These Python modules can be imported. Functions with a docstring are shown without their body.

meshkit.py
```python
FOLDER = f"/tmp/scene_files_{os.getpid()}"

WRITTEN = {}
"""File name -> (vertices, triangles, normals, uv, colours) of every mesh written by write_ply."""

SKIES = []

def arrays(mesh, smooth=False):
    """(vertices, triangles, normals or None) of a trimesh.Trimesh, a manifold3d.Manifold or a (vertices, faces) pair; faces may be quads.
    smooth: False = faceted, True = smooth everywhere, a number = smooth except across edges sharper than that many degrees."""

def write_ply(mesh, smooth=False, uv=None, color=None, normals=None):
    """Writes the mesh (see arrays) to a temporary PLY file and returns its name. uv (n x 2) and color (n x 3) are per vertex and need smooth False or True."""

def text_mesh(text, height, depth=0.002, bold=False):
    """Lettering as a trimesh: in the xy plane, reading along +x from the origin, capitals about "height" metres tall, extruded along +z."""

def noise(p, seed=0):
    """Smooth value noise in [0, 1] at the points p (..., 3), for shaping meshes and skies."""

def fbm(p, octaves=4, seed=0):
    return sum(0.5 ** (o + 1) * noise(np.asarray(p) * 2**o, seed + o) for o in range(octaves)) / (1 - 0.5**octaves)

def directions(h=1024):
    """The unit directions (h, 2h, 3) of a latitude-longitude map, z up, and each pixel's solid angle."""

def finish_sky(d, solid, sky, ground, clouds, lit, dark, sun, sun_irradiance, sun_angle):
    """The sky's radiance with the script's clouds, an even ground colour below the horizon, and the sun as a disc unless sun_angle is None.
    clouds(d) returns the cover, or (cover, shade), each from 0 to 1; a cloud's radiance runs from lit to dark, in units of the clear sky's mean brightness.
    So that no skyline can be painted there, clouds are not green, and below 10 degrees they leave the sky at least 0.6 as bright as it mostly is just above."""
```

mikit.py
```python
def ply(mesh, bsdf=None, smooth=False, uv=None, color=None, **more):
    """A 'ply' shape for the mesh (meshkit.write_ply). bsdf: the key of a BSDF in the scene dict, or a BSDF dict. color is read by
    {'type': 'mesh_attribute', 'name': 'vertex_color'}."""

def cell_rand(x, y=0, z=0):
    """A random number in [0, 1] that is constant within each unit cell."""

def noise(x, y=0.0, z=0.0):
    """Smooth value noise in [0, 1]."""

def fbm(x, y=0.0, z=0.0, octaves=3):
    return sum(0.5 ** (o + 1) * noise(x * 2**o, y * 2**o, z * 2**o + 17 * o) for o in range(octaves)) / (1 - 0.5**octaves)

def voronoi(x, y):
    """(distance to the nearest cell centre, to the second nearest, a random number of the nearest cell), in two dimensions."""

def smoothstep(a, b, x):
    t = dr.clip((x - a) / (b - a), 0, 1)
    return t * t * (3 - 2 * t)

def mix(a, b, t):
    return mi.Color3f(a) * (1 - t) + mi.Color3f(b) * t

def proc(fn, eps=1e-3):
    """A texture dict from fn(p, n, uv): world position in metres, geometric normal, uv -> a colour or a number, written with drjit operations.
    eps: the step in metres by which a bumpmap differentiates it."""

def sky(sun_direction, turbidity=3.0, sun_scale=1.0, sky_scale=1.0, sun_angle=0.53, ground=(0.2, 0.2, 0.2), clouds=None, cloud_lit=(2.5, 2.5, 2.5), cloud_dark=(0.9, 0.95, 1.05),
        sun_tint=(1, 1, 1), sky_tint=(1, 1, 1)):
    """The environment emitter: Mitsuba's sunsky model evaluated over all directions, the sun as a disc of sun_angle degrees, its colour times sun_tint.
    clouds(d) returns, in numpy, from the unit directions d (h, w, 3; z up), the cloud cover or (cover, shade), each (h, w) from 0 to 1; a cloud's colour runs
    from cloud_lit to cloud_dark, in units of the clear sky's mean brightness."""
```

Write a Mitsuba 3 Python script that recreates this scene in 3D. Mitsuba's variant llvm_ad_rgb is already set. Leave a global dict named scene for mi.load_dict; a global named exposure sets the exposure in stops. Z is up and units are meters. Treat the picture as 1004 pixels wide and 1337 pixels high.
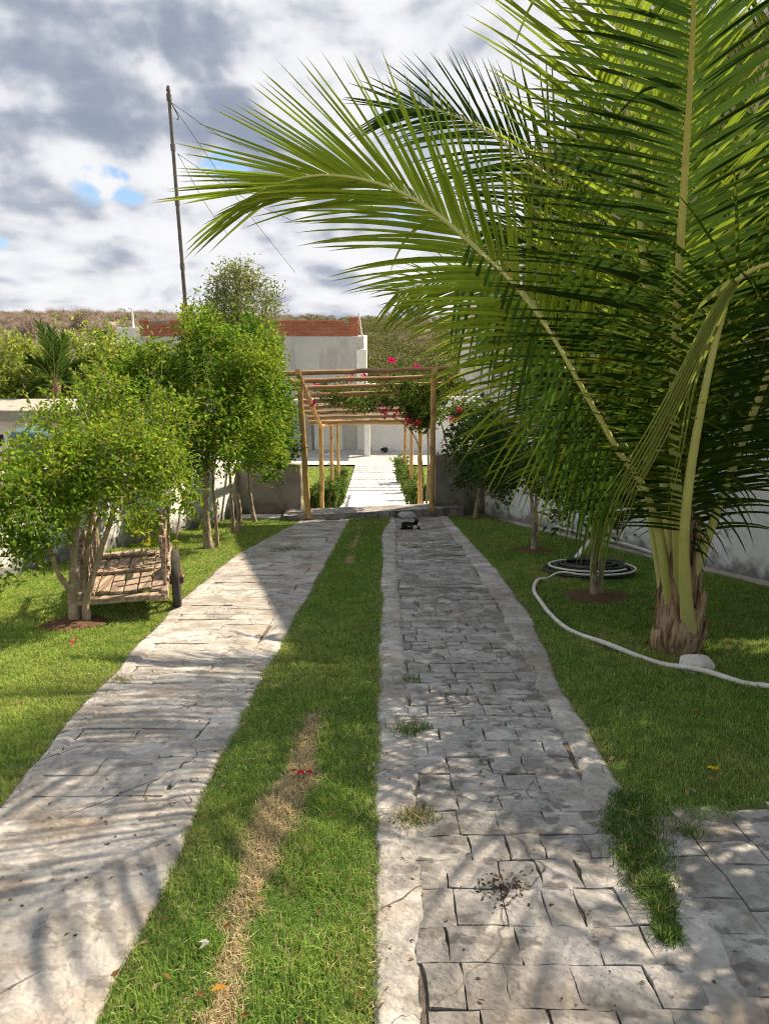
import math, random
import numpy as np, trimesh, mitsuba as mi, drjit as dr
import mikit, meshkit
from shapely.geometry import Polygon, LineString, Point
from shapely import contains_xy
from mikit import noise, fbm, voronoi, cell_rand, smoothstep, mix

T = mi.ScalarTransform4f
scene, labels = {}, {}

# ------------------------------------------------------------------ camera, sky, exposure
EYE = np.array([0.0, 0.0, 1.6])
PITCH = math.radians(13.4)
FOC = 1000.0                       # focal length in pixels of a 1004 x 1337 picture
FWD = np.array([0, math.cos(PITCH), -math.sin(PITCH)])
UPV = np.array([0, math.sin(PITCH), math.cos(PITCH)])
scene['camera'] = {'type': 'perspective', 'fov': math.degrees(2 * math.atan(502 / FOC)), 'fov_axis': 'x', 'near_clip': 0.05, 'far_clip': 3000.0,
                   'to_world': T().look_at(origin=EYE.tolist(), target=(EYE + FWD).tolist(), up=[0, 0, 1])}
exposure = 2.4
SUN = np.array([0.82, 0.57, 1.0])
SUN = SUN / np.linalg.norm(SUN)


def clouds(d):
    x, y, z = d[..., 0], d[..., 1], np.maximum(d[..., 2], 0.0)
    az = np.degrees(np.arctan2(x, y))
    el = np.degrees(np.arcsin(z))

    def heap(v, o, seed):
        """Billowy noise: rounded heaps with creases between them."""
        out = 0
        for k in range(o):
            out = out + 0.5 ** k * (1 - np.abs(2 * meshkit.noise(v * 2.03 ** k + 13.7 * k, seed + k) - 1)) ** 0.8
        return out / (2 - 0.5 ** (o - 1))

    def dens(q):
        w = np.stack([meshkit.fbm(q * 1.1 + 5, 3, 3), meshkit.fbm(q * 1.1 + 15, 3, 4), meshkit.fbm(q * 1.1 + 25, 3, 6)], -1) - 0.5
        return 0.55 * meshkit.fbm(q * 0.8 + w * 0.6 + 3.1, 7, 11) + 0.45 * heap(q * 1.9 + w * 0.9 + 9.7, 7, 23)
    # clouds seen from the side: flattened towards the horizon
    q = np.stack([x * 5.0, y * 5.0, 8.5 * np.log(1 + 1.2 * z) / 1.2], -1)
    q = q * (1 + 0.45 * np.exp(-el / 5.0))[..., None]
    D = dens(q)
    D2 = dens(q + np.array([0.10, 0.05, 0.17]))
    D3 = dens(q + np.array([0.28, 0.14, 0.45]))
    light = (D - D2) * 4.2 + (D - D3) * 2.4          # > 0 on the sides that face the sun

    def blob(a0, e0, ra, re):
        wa, we = az + (D - 0.5) * 12, el + (D2 - 0.5) * 7
        return np.exp(-(((wa - a0) / ra) ** 2 + ((we - e0) / re) ** 2))
    cover = (D - 0.435) / 0.06
    cover = cover + 2.0 * blob(-20, 16, 18, 4.5) + 2.0 * blob(2, 15.5, 10, 6) + 0.3 * blob(-14, 5, 16, 4) - 1.6 * blob(-24, 2.2, 6, 0.5) - 1.6 * blob(-8, 3.4, 6, 0.6) - 4.5 * blob(-17.6, 10.6, 3.0, 1.3) - 4.2 * blob(-26.0, 5.0, 3.4, 1.0) - 2.8 * blob(-11, 11.0, 3.0, 0.8)
    thick = np.clip((D - 0.42) / 0.25, 0, 1)
    shade = 0.25 - light + 0.25 * (thick - 0.5)
    shade = shade + 0.5 * blob(-20, 16.2, 13, 3.0) + 0.35 * blob(-7, 12.8, 8, 1.6) - 0.65 * blob(-1.0, 16.3, 7, 3.6) + 0.35 * blob(12, 15.0, 6, 3.5) - 0.34 * blob(-21, 9.0, 10, 2.6) + 0.14 * blob(-15, 3.4, 18, 1.3)
    shade = 0.5 + 0.5 * np.tanh((shade - 0.50) * 2.2)
    return np.clip(cover, 0, 1), np.clip(shade, 0, 1)


scene['sky'] = mikit.sky(SUN.tolist(), turbidity=3.0, sun_scale=1.35, sky_scale=1.0, sun_angle=0.53, clouds=clouds, cloud_lit=(2.15, 2.15, 2.2), cloud_dark=(0.70, 0.81, 1.04), ground=(0.13, 0.13, 0.09))
labels['sky'] = {'kind': 'structure', 'label': 'blue sky mostly covered by white and grey cumulus clouds'}

R = np.random.default_rng(7)


# ------------------------------------------------------------------ helpers
def at(px, py, y):
    """World point seen at a pixel of the 1004 x 1337 picture, at forward distance y."""
    d = FWD + (px - 502) / FOC * np.array([1, 0, 0]) + (668.5 - py) / FOC * UPV
    return EYE + d * (y / d[1])


def proj(p):
    q = np.asarray(p, float) - EYE
    dep = q @ FWD
    return 502 + FOC * q[..., 0] / dep, 668.5 - FOC * (q @ UPV) / dep, dep


SL = 0.14


def yz(y):
    return -SL * np.asarray(y, float)


def gnd(px, py, dz=0.0):
    d = FWD + (px - 502) / FOC * np.array([1, 0, 0]) + (668.5 - py) / FOC * UPV
    t = (EYE[2] - dz) / (-d[2] - SL * d[1])
    return EYE + d * t


def N3(p, s, seed=0, o=3):
    return meshkit.fbm(np.asarray(p, float) * s + 100, o, seed)


COUNT = {}


def key(base):
    n = COUNT.get(base, 0)
    COUNT[base] = n + 1
    return base if n == 0 else f'{base}_{n:03d}'


def tag(k, label=None, category=None, group=None, kind=None):
    labels.setdefault(k, {})
    for a, v in (('label', label), ('category', category), ('group', group), ('kind', kind)):
        if v:
            labels[k][a] = v


def put(base, mesh, bsdf, smooth=False, color=None, **kw):
    k = key(base)
    if isinstance(mesh, (list,)):
        mesh = trimesh.util.concatenate(mesh)
    scene[k] = mikit.ply(mesh, bsdf, smooth=smooth, color=color)
    if kw:
        tag(k, **kw)
    return k


def spline(pts, n):
    p = np.asarray(pts, float)
    q = np.vstack([2 * p[0] - p[1], p, 2 * p[-1] - p[-2]])
    seg = len(p) - 1
    u = np.linspace(0, seg - 1e-9, n)
    i = u.astype(int)
    t = (u - i)[:, None]
    a, b, c, d = q[i], q[i + 1], q[i + 2], q[i + 3]
    return 0.5 * (2 * b + (c - a) * t + (2 * a - 5 * b + 4 * c - d) * t ** 2 + (3 * b - a - 3 * c + d) * t ** 3)


def tube(pts, rad, sides=8, caps=True, flat=1.0, ref=None):
    p = np.asarray(pts, float)
    t = np.gradient(p, axis=0)
    t /= np.linalg.norm(t, axis=1, keepdims=True) + 1e-12
    if ref is None:
        ref = [0, 0, 1.0] if abs(t[:, 2]).mean() < 0.85 else [1.0, 0, 0]
    a = np.cross(t, ref)
    a /= np.linalg.norm(a, axis=1, keepdims=True) + 1e-12
    b = np.cross(t, a)
    ang = np.arange(sides) * 2 * np.pi / sides
    r = np.broadcast_to(rad, (len(p),))[:, None, None]
    v = p[:, None] + r * (np.cos(ang)[None, :, None] * a[:, None] + flat * np.sin(ang)[None, :, None] * b[:, None])
    i, j = np.meshgrid(np.arange(len(p) - 1), np.arange(sides), indexing='ij')
    q = np.stack([i * sides + j, i * sides + (j + 1) % sides, (i + 1) * sides + (j + 1) % sides, (i + 1) * sides + j], -1).reshape(-1, 4)
    f = np.vstack([q[:, [0, 2, 1]], q[:, [0, 3, 2]]])
    v = v.reshape(-1, 3)
    if caps:
        n = len(v)
        v = np.vstack([v, p[0], p[-1]])
        j = np.arange(sides)
        m = (len(p) - 1) * sides
        f = np.vstack([f, np.stack([j, (j + 1) % sides, j * 0 + n], 1), np.stack([m + (j + 1) % sides, m + j, j * 0 + n + 1], 1)])
    return trimesh.Trimesh(v, f, process=False)


def box(x0, x1, y0, y1, z0, z1, ch=0.0):
    m = trimesh.creation.box(extents=[x1 - x0, y1 - y0, z1 - z0])
    if ch > 0:
        c = np.array([[sx * ((x1 - x0) / 2 - ch * (k != 0)), sy * ((y1 - y0) / 2 - ch * (k != 1)), sz * ((z1 - z0) / 2 - ch * (k != 2))]
                      for sx in (-1, 1) for sy in (-1, 1) for sz in (-1, 1) for k in range(3)])
        m = trimesh.convex.convex_hull(c)
    m.apply_translation([(x0 + x1) / 2, (y0 + y1) / 2, (z0 + z1) / 2])
    return m


def obox(a, b, w, h, ch=0.004, up=(0, 0, 1)):
    """A bar from a to b, w wide, h high."""
    a, b = np.asarray(a, float), np.asarray(b, float)
    L = np.linalg.norm(b - a)
    t = (b - a) / L
    s = np.cross(t, up)
    s /= np.linalg.norm(s)
    u = np.cross(s, t)
    m = box(0, L, -w / 2, w / 2, -h / 2, h / 2, ch)
    M = np.eye(4)
    M[:3, 0], M[:3, 1], M[:3, 2], M[:3, 3] = t, s, u, a
    if np.linalg.det(M[:3, :3]) < 0:
        M[:3, 1] = -s
    m.apply_transform(M)
    return m


def wall(a, b, zb0, zb1, zt0, zt1, th, nseg=24, nz=8, rough=0.008, seed=0):
    """An upright rendered wall from a to b (xy), its bottom and top heights at both ends, with uneven faces."""
    a, b = np.asarray(a, float), np.asarray(b, float)
    t = (b - a) / np.linalg.norm(b - a)
    n = np.array([-t[1], t[0]])
    rows = []
    prof = [(-1, k / nz) for k in range(nz + 1)] + [(1, 1 - k / nz) for k in range(nz + 1)]
    for i in range(nseg + 1):
        s = i / nseg
        c = a + (b - a) * s
        zb, zt = zb0 + (zb1 - zb0) * s, zt0 + (zt1 - zt0) * s
        for sd, k in prof:
            q = c + n * sd * th / 2
            rows.append([q[0], q[1], zb + (zt - zb) * k])
    v = np.array(rows)
    m = len(prof)
    off = (N3(v, 2.5, seed) - 0.5) * 2 * rough
    sgn = np.tile([sd for sd, _ in prof], nseg + 1)
    v[:, 0] += n[0] * off * sgn
    v[:, 1] += n[1] * off * sgn
    v[:, 2] += (N3(v * [1, 1, 0], 4.0, seed + 3) - 0.5) * rough * 1.5 * (np.tile([k for _, k in prof], nseg + 1) > 0.99)
    i, j = np.meshgrid(np.arange(nseg), np.arange(m), indexing='ij')
    q = np.stack([i * m + j, (i + 1) * m + j, (i + 1) * m + (j + 1) % m, i * m + (j + 1) % m], -1).reshape(-1, 4)
    f = np.vstack([q[:, [0, 1, 2]], q[:, [0, 2, 3]]])
    cap0, cap1 = np.arange(m), nseg * m + np.arange(m)
    f = np.vstack([f] + [[[c[0], c[k], c[k + 1]]] for c in (cap0,) for k in range(1, m - 1)] + [[[c[0], c[k + 1], c[k]]] for c in (cap1,) for k in range(1, m - 1)])
    me = trimesh.Trimesh(v, f, process=False)
    me.fix_normals()
    return me


def rock(c, r, seed, flat=0.7, sub=3):
    m = trimesh.creation.icosphere(subdivisions=sub, radius=1)
    v = np.array(m.vertices)
    d = 0.72 + 0.55 * N3(v, 1.1, seed, 2) + 0.12 * N3(v, 3.5, seed + 1, 2)
    v = v * d[:, None]
    # facet it with a few cutting planes
    rr = np.random.default_rng(seed)
    for _ in range(9):
        n = rr.normal(size=3)
        n /= np.linalg.norm(n)
        h = rr.uniform(0.7, 0.95)
        e = v @ n - h
        v = np.where((e > 0)[:, None], v - n * (e * 0.9)[:, None], v)
    m.vertices = v * np.asarray(r) * [1, 1, flat] + np.asarray(c)
    return m


# ------------------------------------------------------------------ materials
def rgb(*c):
    return {'type': 'rgb', 'value': list(c)}


VC = {'type': 'mesh_attribute', 'name': 'vertex_color'}


def mat(name, col, rough=0.8, spec=0.3, bump=None, bscale=0.01, beps=1e-3, metallic=0.0, two=True):
    b = {'type': 'principled', 'base_color': col, 'roughness': rough, 'specular': spec, 'metallic': metallic}
    if bump is not None:
        b = {'type': 'bumpmap', 'nested_texture': mikit.proc(bump, beps), 'scale': bscale, 'nested_bsdf': b}
    scene[name] = {'type': 'twosided', 'nested': b} if two else b


def thin(name, rough=0.45, diff=0.9):
    scene[name] = {'type': 'principledthin', 'base_color': VC, 'roughness': rough, 'diff_trans': diff, 'spec_trans': 0.0, 'eta': 1.4}


def concrete_col(p, n, uv):
    big = fbm(p.x * 1.3, p.y * 1.3, p.z * 1.3, 4)
    mid = fbm(p.x * 7 + 3, p.y * 7, p.z * 7, 4)
    fine = fbm(p.x * 55, p.y * 55, p.z * 40, 3)
    c = mix((0.185, 0.182, 0.175), (0.295, 0.29, 0.28), smoothstep(0.33, 0.66, mid))
    c = mix(c, (0.13, 0.125, 0.12), 0.8 * smoothstep(0.50, 0.68, big))
    c = mix(c, (0.43, 0.42, 0.405), 0.65 * smoothstep(0.56, 0.70, fbm(p.x * 5 + 31, p.y * 8, p.z * 4, 5)))
    c = mix(c, (0.18, 0.145, 0.11), 0.4 * smoothstep(0.55, 0.70, fbm(p.x * 3 + 71, p.y * 3.7 + 5, p.z * 3, 4)))
    c = mix(c, (0.105, 0.10, 0.095), 0.75 * smoothstep(0.58, 0.66, fbm(p.x * 13 + 11, p.y * 17 + 5, p.z * 3, 5)))
    v1, v2, vr = voronoi(p.x * 60 + 8 * mid, p.y * 60)
    c = mix(c, (0.13, 0.115, 0.10), 0.7 * smoothstep(0.26, 0.12, v1) * smoothstep(0.62, 0.72, vr))
    w = 0.32 * (fbm(p.x * 3, p.y * 3, 2.0, 4) - 0.5)
    d1, d2, dr_ = voronoi(p.x * 1.15 + w * 3 + 0.3, p.y * 0.85 + w * 2)
    crack = smoothstep(0.016, 0.004, d2 - d1) * smoothstep(0.40, 0.55, fbm(p.x * 2.1 + 9, p.y * 2.1, 1.0, 2))
    c = mix(c, (0.09, 0.08, 0.07), 0.8 * crack)
    return c * (0.66 + 0.68 * fine)


def pale_col(p, n, uv):
    mid = fbm(p.x * 6 + 3, p.y * 6, p.z * 6, 4)
    fine = fbm(p.x * 60, p.y * 60, p.z * 40, 3)
    c = mix((0.23, 0.221, 0.207), (0.33, 0.322, 0.306), smoothstep(0.33, 0.66, mid))
    c = mix(c, (0.46, 0.45, 0.43), 0.6 * smoothstep(0.55, 0.70, fbm(p.x * 4 + 31, p.y * 6, p.z * 4, 5)))
    c = mix(c, (0.235, 0.185, 0.14), 0.55 * smoothstep(0.56, 0.72, fbm(p.x * 3 + 71, p.y * 3.7 + 5, p.z * 3, 4)))
    c = mix(c, (0.15, 0.14, 0.13), 0.6 * smoothstep(0.60, 0.68, fbm(p.x * 13 + 11, p.y * 17 + 5, p.z * 3, 5)))
    w = 0.4 * (fbm(p.x * 4, p.y * 4, 2.0, 5) - 0.5)
    d1, d2, r = voronoi(p.x * 1.9 + w * 2.4 + 0.3, p.y * 1.5 + w * 2.4)
    wid = 0.018 * fbm(p.x * 9, p.y * 9, 5.0, 3)
    crack = smoothstep(wid + 0.008, wid, d2 - d1) * smoothstep(0.38, 0.50, fbm(p.x * 2.1 + 9, p.y * 2.1, 1.0, 2))
    c = mix(c, (0.07, 0.06, 0.05), 0.9 * crack)
    return c * (0.68 + 0.64 * fine)


def concrete_bump(p, n, uv):
    return 0.6 * fbm(p.x * 22, p.y * 22, p.z * 22, 4) + 0.28 * fbm(p.x * 90, p.y * 90, p.z * 90, 2)


mat('m_concrete', mikit.proc(concrete_col), 0.85, 0.25, concrete_bump, 0.022, 2e-3)
mat('m_pale', mikit.proc(pale_col), 0.85, 0.25, concrete_bump, 0.022, 2e-3)
mat('m_joint', mikit.proc(lambda p, n, uv: mix((0.05, 0.042, 0.034), (0.15, 0.13, 0.11), fbm(p.x * 40, p.y * 40, 0.0, 3))), 0.95, 0.1)
mat('m_soil', mikit.proc(lambda p, n, uv: mix((0.060, 0.095, 0.022), (0.15, 0.125, 0.060), smoothstep(0.56, 0.75, fbm(p.x * 9, p.y * 9, 0.0, 4)))), 0.95, 0.1)
mat('m_earth', mikit.proc(lambda p, n, uv: mix((0.07, 0.042, 0.026), (0.16, 0.10, 0.06), fbm(p.x * 30, p.y * 30, p.z * 30, 4))), 0.95, 0.1, lambda p, n, uv: fbm(p.x * 60, p.y * 60, p.z * 60, 3), 0.03, 2e-3)


def terrain_col(p, n, uv):
    a = fbm(p.x * 0.08, p.y * 0.08, 0.0, 4)
    b = fbm(p.x * 1.1, p.y * 1.1, 0.0, 4)
    c = mix((0.23, 0.19, 0.145), (0.31, 0.265, 0.20), b)
    return mix(c, (0.105, 0.12, 0.05), 0.8 * smoothstep(0.45, 0.6, a))


mat('m_terrain', mikit.proc(terrain_col), 0.95, 0.1)


def white_wall(p, n, uv):
    hgt = p.z + 0.14 * p.y
    c = mix((0.62, 0.64, 0.65), (0.74, 0.745, 0.74), fbm(p.x * 3, p.y * 3, p.z * 3, 4))
    st = fbm(p.x * 5, p.y * 5, p.z * 0.9, 4)
    c = mix(c, (0.40, 0.41, 0.41), 0.45 * smoothstep(0.54, 0.72, st))
    low = fbm(p.x * 8 + 4, p.y * 8, p.z * 8, 4)
    c = mix(c, (0.10, 0.10, 0.095), 0.85 * smoothstep(0.30, 0.0, hgt - 0.5 * (low - 0.42)))
    w = 0.5 * (fbm(p.y * 4, p.z * 4, 3.0, 4) - 0.5)
    d1, d2, r = voronoi(p.y * 0.9 + w, p.z * 1.7 + w + 5)
    c = mix(c, (0.16, 0.16, 0.16), 0.75 * smoothstep(0.016, 0.004, d2 - d1) * smoothstep(0.42, 0.52, fbm(p.y * 1.3, p.z * 1.3, 7.0, 2)))
    return c


mat('m_white', mikit.proc(white_wall), 0.85, 0.2, lambda p, n, uv: fbm(p.x * 30, p.y * 30, p.z * 30, 4), 0.012, 2e-3)


def grey_wall(p, n, uv):
    c = mix((0.25, 0.225, 0.20), (0.36, 0.335, 0.30), fbm(p.x * 2.5, p.y * 2.5, p.z * 2.5, 5))
    c = mix(c, (0.17, 0.15, 0.13), 0.6 * smoothstep(0.5, 0.72, fbm(p.x * 5, p.y * 5, p.z * 1.5, 4)))
    return mix(c, (0.13, 0.105, 0.085), 0.8 * smoothstep(0.35, 0.0, p.z + 2.1 - 0.5 * (fbm(p.x * 6, p.z * 6, 0.0, 3) - 0.5)))


mat('m_greywall', mikit.proc(grey_wall), 0.88, 0.2, lambda p, n, uv: fbm(p.x * 25, p.y * 25, p.z * 25, 4), 0.012, 2e-3)


def stucco(p, n, uv):
    c = mix((0.25, 0.215, 0.175), (0.32, 0.285, 0.24), fbm(p.x * 1.5, p.y * 1.5, p.z * 1.5, 4))
    return mix(c, (0.17, 0.15, 0.13), 0.6 * smoothstep(0.52, 0.74, fbm(p.x * 3, p.y * 3, p.z * 0.6, 4)))


mat('m_stucco', mikit.proc(stucco), 0.9, 0.2)


def far_plaster(p, n, uv):
    c = mix((0.40, 0.40, 0.385), (0.52, 0.52, 0.50), fbm(p.x * 0.8, p.y * 0.8, p.z * 0.8, 4))
    return mix(c, (0.30, 0.30, 0.29), 0.5 * smoothstep(0.5, 0.72, fbm(p.x * 2, p.y * 2, p.z * 0.5, 4)))


mat('m_farplaster', mikit.proc(far_plaster), 0.9, 0.2)
mat('m_paint', mikit.proc(lambda p, n, uv: mix((0.60, 0.60, 0.585), (0.76, 0.755, 0.735), fbm(p.x * 1.6, p.y * 1.6, p.z * 0.8, 4))), 0.8, 0.25)
mat('m_brick', mikit.proc(lambda p, n, uv: mix((0.27, 0.085, 0.05), (0.40, 0.16, 0.10), fbm(p.x * 3, p.y * 3, p.z * 6, 3))), 0.9, 0.15)


def wood_pole(p, n, uv):
    g = fbm(p.x * 40, p.y * 40, p.z * 5, 4)
    c = mix((0.40, 0.235, 0.085), (0.60, 0.39, 0.16), g)
    return mix(c, (0.20, 0.11, 0.05), 0.7 * smoothstep(0.58, 0.75, fbm(p.x * 6, p.y * 6, p.z * 3, 4)))


mat('m_pole', mikit.proc(wood_pole), 0.6, 0.3, lambda p, n, uv: fbm(p.x * 70, p.y * 70, p.z * 8, 3), 0.01, 2e-3)


def wood_pole_shaded(p, n, uv):  # browner pole wood: shade on the front beams is put into the colour
    g = fbm(p.x * 4, p.y * 50, p.z * 50, 4)
    c = mix((0.27, 0.15, 0.07), (0.42, 0.27, 0.13), g)
    return mix(c, (0.15, 0.09, 0.05), 0.6 * smoothstep(0.55, 0.75, fbm(p.x * 2.5, p.y * 6, p.z * 6, 4)))


mat('m_pole_shaded', mikit.proc(wood_pole_shaded), 0.65, 0.3)


def wood_old(p, n, uv):
    g = fbm(p.x * 45, p.y * 3, p.z * 45, 4)
    c = mix((0.16, 0.12, 0.09), (0.38, 0.30, 0.235), smoothstep(0.25, 0.7, g))
    return mix(c, (0.10, 0.07, 0.05), 0.7 * smoothstep(0.58, 0.72, fbm(p.x * 25, p.y * 2, p.z * 25 + 9, 4)))


mat('m_oldwood', mikit.proc(wood_old), 0.85, 0.15, lambda p, n, uv: fbm(p.x * 60, p.y * 5, p.z * 60, 3), 0.01, 2e-3)


def bark(p, n, uv):
    c = mix((0.20, 0.15, 0.10), (0.42, 0.345, 0.255), fbm(p.x * 28, p.y * 28, p.z * 7, 4))
    c = mix(c, (0.52, 0.46, 0.38), 0.5 * smoothstep(0.55, 0.7, fbm(p.x * 14, p.y * 14, p.z * 14 + 5, 3)))
    return mix(c, (0.11, 0.08, 0.055), 0.6 * smoothstep(0.55, 0.72, fbm(p.x * 16, p.y * 16, p.z * 5 + 9, 4)))


mat('m_bark', mikit.proc(bark), 0.9, 0.1, lambda p, n, uv: fbm(p.x * 60, p.y * 60, p.z * 14, 3), 0.02, 2e-3)


def fibre(p, n, uv):
    g = fbm(p.x * 70, p.y * 70, p.z * 5, 4)
    c = mix((0.13, 0.08, 0.045), (0.42, 0.30, 0.19), smoothstep(0.25, 0.72, g))
    return mix(c, (0.52, 0.39, 0.25), 0.5 * smoothstep(0.55, 0.72, fbm(p.x * 9, p.y * 9, p.z * 4, 3)))


mat('m_fibre', mikit.proc(fibre), 0.85, 0.15, lambda p, n, uv: fbm(p.x * 90, p.y * 90, p.z * 8, 3), 0.03, 2e-3)
mat('m_vc', VC, 0.6, 0.3)
mat('m_petiole', VC, 0.42, 0.4)
mat('m_fur', VC, 0.8, 0.1)
mat('m_hosewhite', mikit.proc(lambda p, n, uv: mix((0.42, 0.41, 0.38), (0.66, 0.65, 0.61), fbm(p.x * 14, p.y * 14, p.z * 14, 4))), 0.5, 0.4)
mat('m_black', rgb(0.022, 0.022, 0.024), 0.42, 0.5)
mat('m_tyre', mikit.proc(lambda p, n, uv: mix((0.02, 0.02, 0.02), (0.075, 0.07, 0.06), fbm(p.x * 30, p.y * 30, p.z * 30, 3))), 0.8, 0.3)
mat('m_rock', mikit.proc(lambda p, n, uv: mix((0.40, 0.385, 0.36), (0.70, 0.69, 0.66), fbm(p.x * 22, p.y * 22, p.z * 22, 4))), 0.85, 0.2, lambda p, n, uv: fbm(p.x * 60, p.y * 60, p.z * 60, 3), 0.02, 2e-3)
mat('m_greyrock', mikit.proc(lambda p, n, uv: mix((0.25, 0.27, 0.26), (0.42, 0.44, 0.43), fbm(p.x * 15, p.y * 15, p.z * 15, 4))), 0.85, 0.2)
mat('m_mast', mikit.proc(lambda p, n, uv: mix((0.06, 0.055, 0.05), (0.16, 0.15, 0.14), fbm(p.x * 20, p.y * 20, p.z * 3, 3))), 0.5, 0.4)
mat('m_rust', rgb(0.10, 0.05, 0.035), 0.7, 0.3)
mat('m_teal', mikit.proc(lambda p, n, uv: mix((0.045, 0.115, 0.12), (0.075, 0.165, 0.17), fbm(p.x * 5, p.y * 5, p.z * 2, 3))), 0.55, 0.4)
mat('m_dark', rgb(0.03, 0.032, 0.035), 0.8, 0.2)
mat('m_path', mikit.proc(lambda p, n, uv: mix((0.58, 0.57, 0.55), (0.74, 0.73, 0.70), fbm(p.x * 2, p.y * 2, 0.0, 4))), 0.8, 0.2)
mat('m_court', mikit.proc(lambda p, n, uv: mix((0.30, 0.30, 0.29), (0.40, 0.40, 0.385), fbm(p.x * 1.2, p.y * 1.2, 0.0, 4))), 0.9, 0.2)
thin('m_grass', 0.55, 0.75)
thin('m_leaf', 0.42, 0.95)
thin('m_palm', 0.28, 1.15)
mat('m_twig', mikit.proc(lambda p, n, uv: mix((0.29, 0.235, 0.19), (0.47, 0.40, 0.335), noise(p.x * 0.4, p.y * 0.4, p.z))), 0.9, 0.1)
mat('m_scrubleaf', mikit.proc(lambda p, n, uv: mix((0.13, 0.15, 0.05), (0.25, 0.25, 0.09), noise(p.x * 0.5, p.y * 0.5, p.z * 0.5))), 0.9, 0.1)


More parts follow.
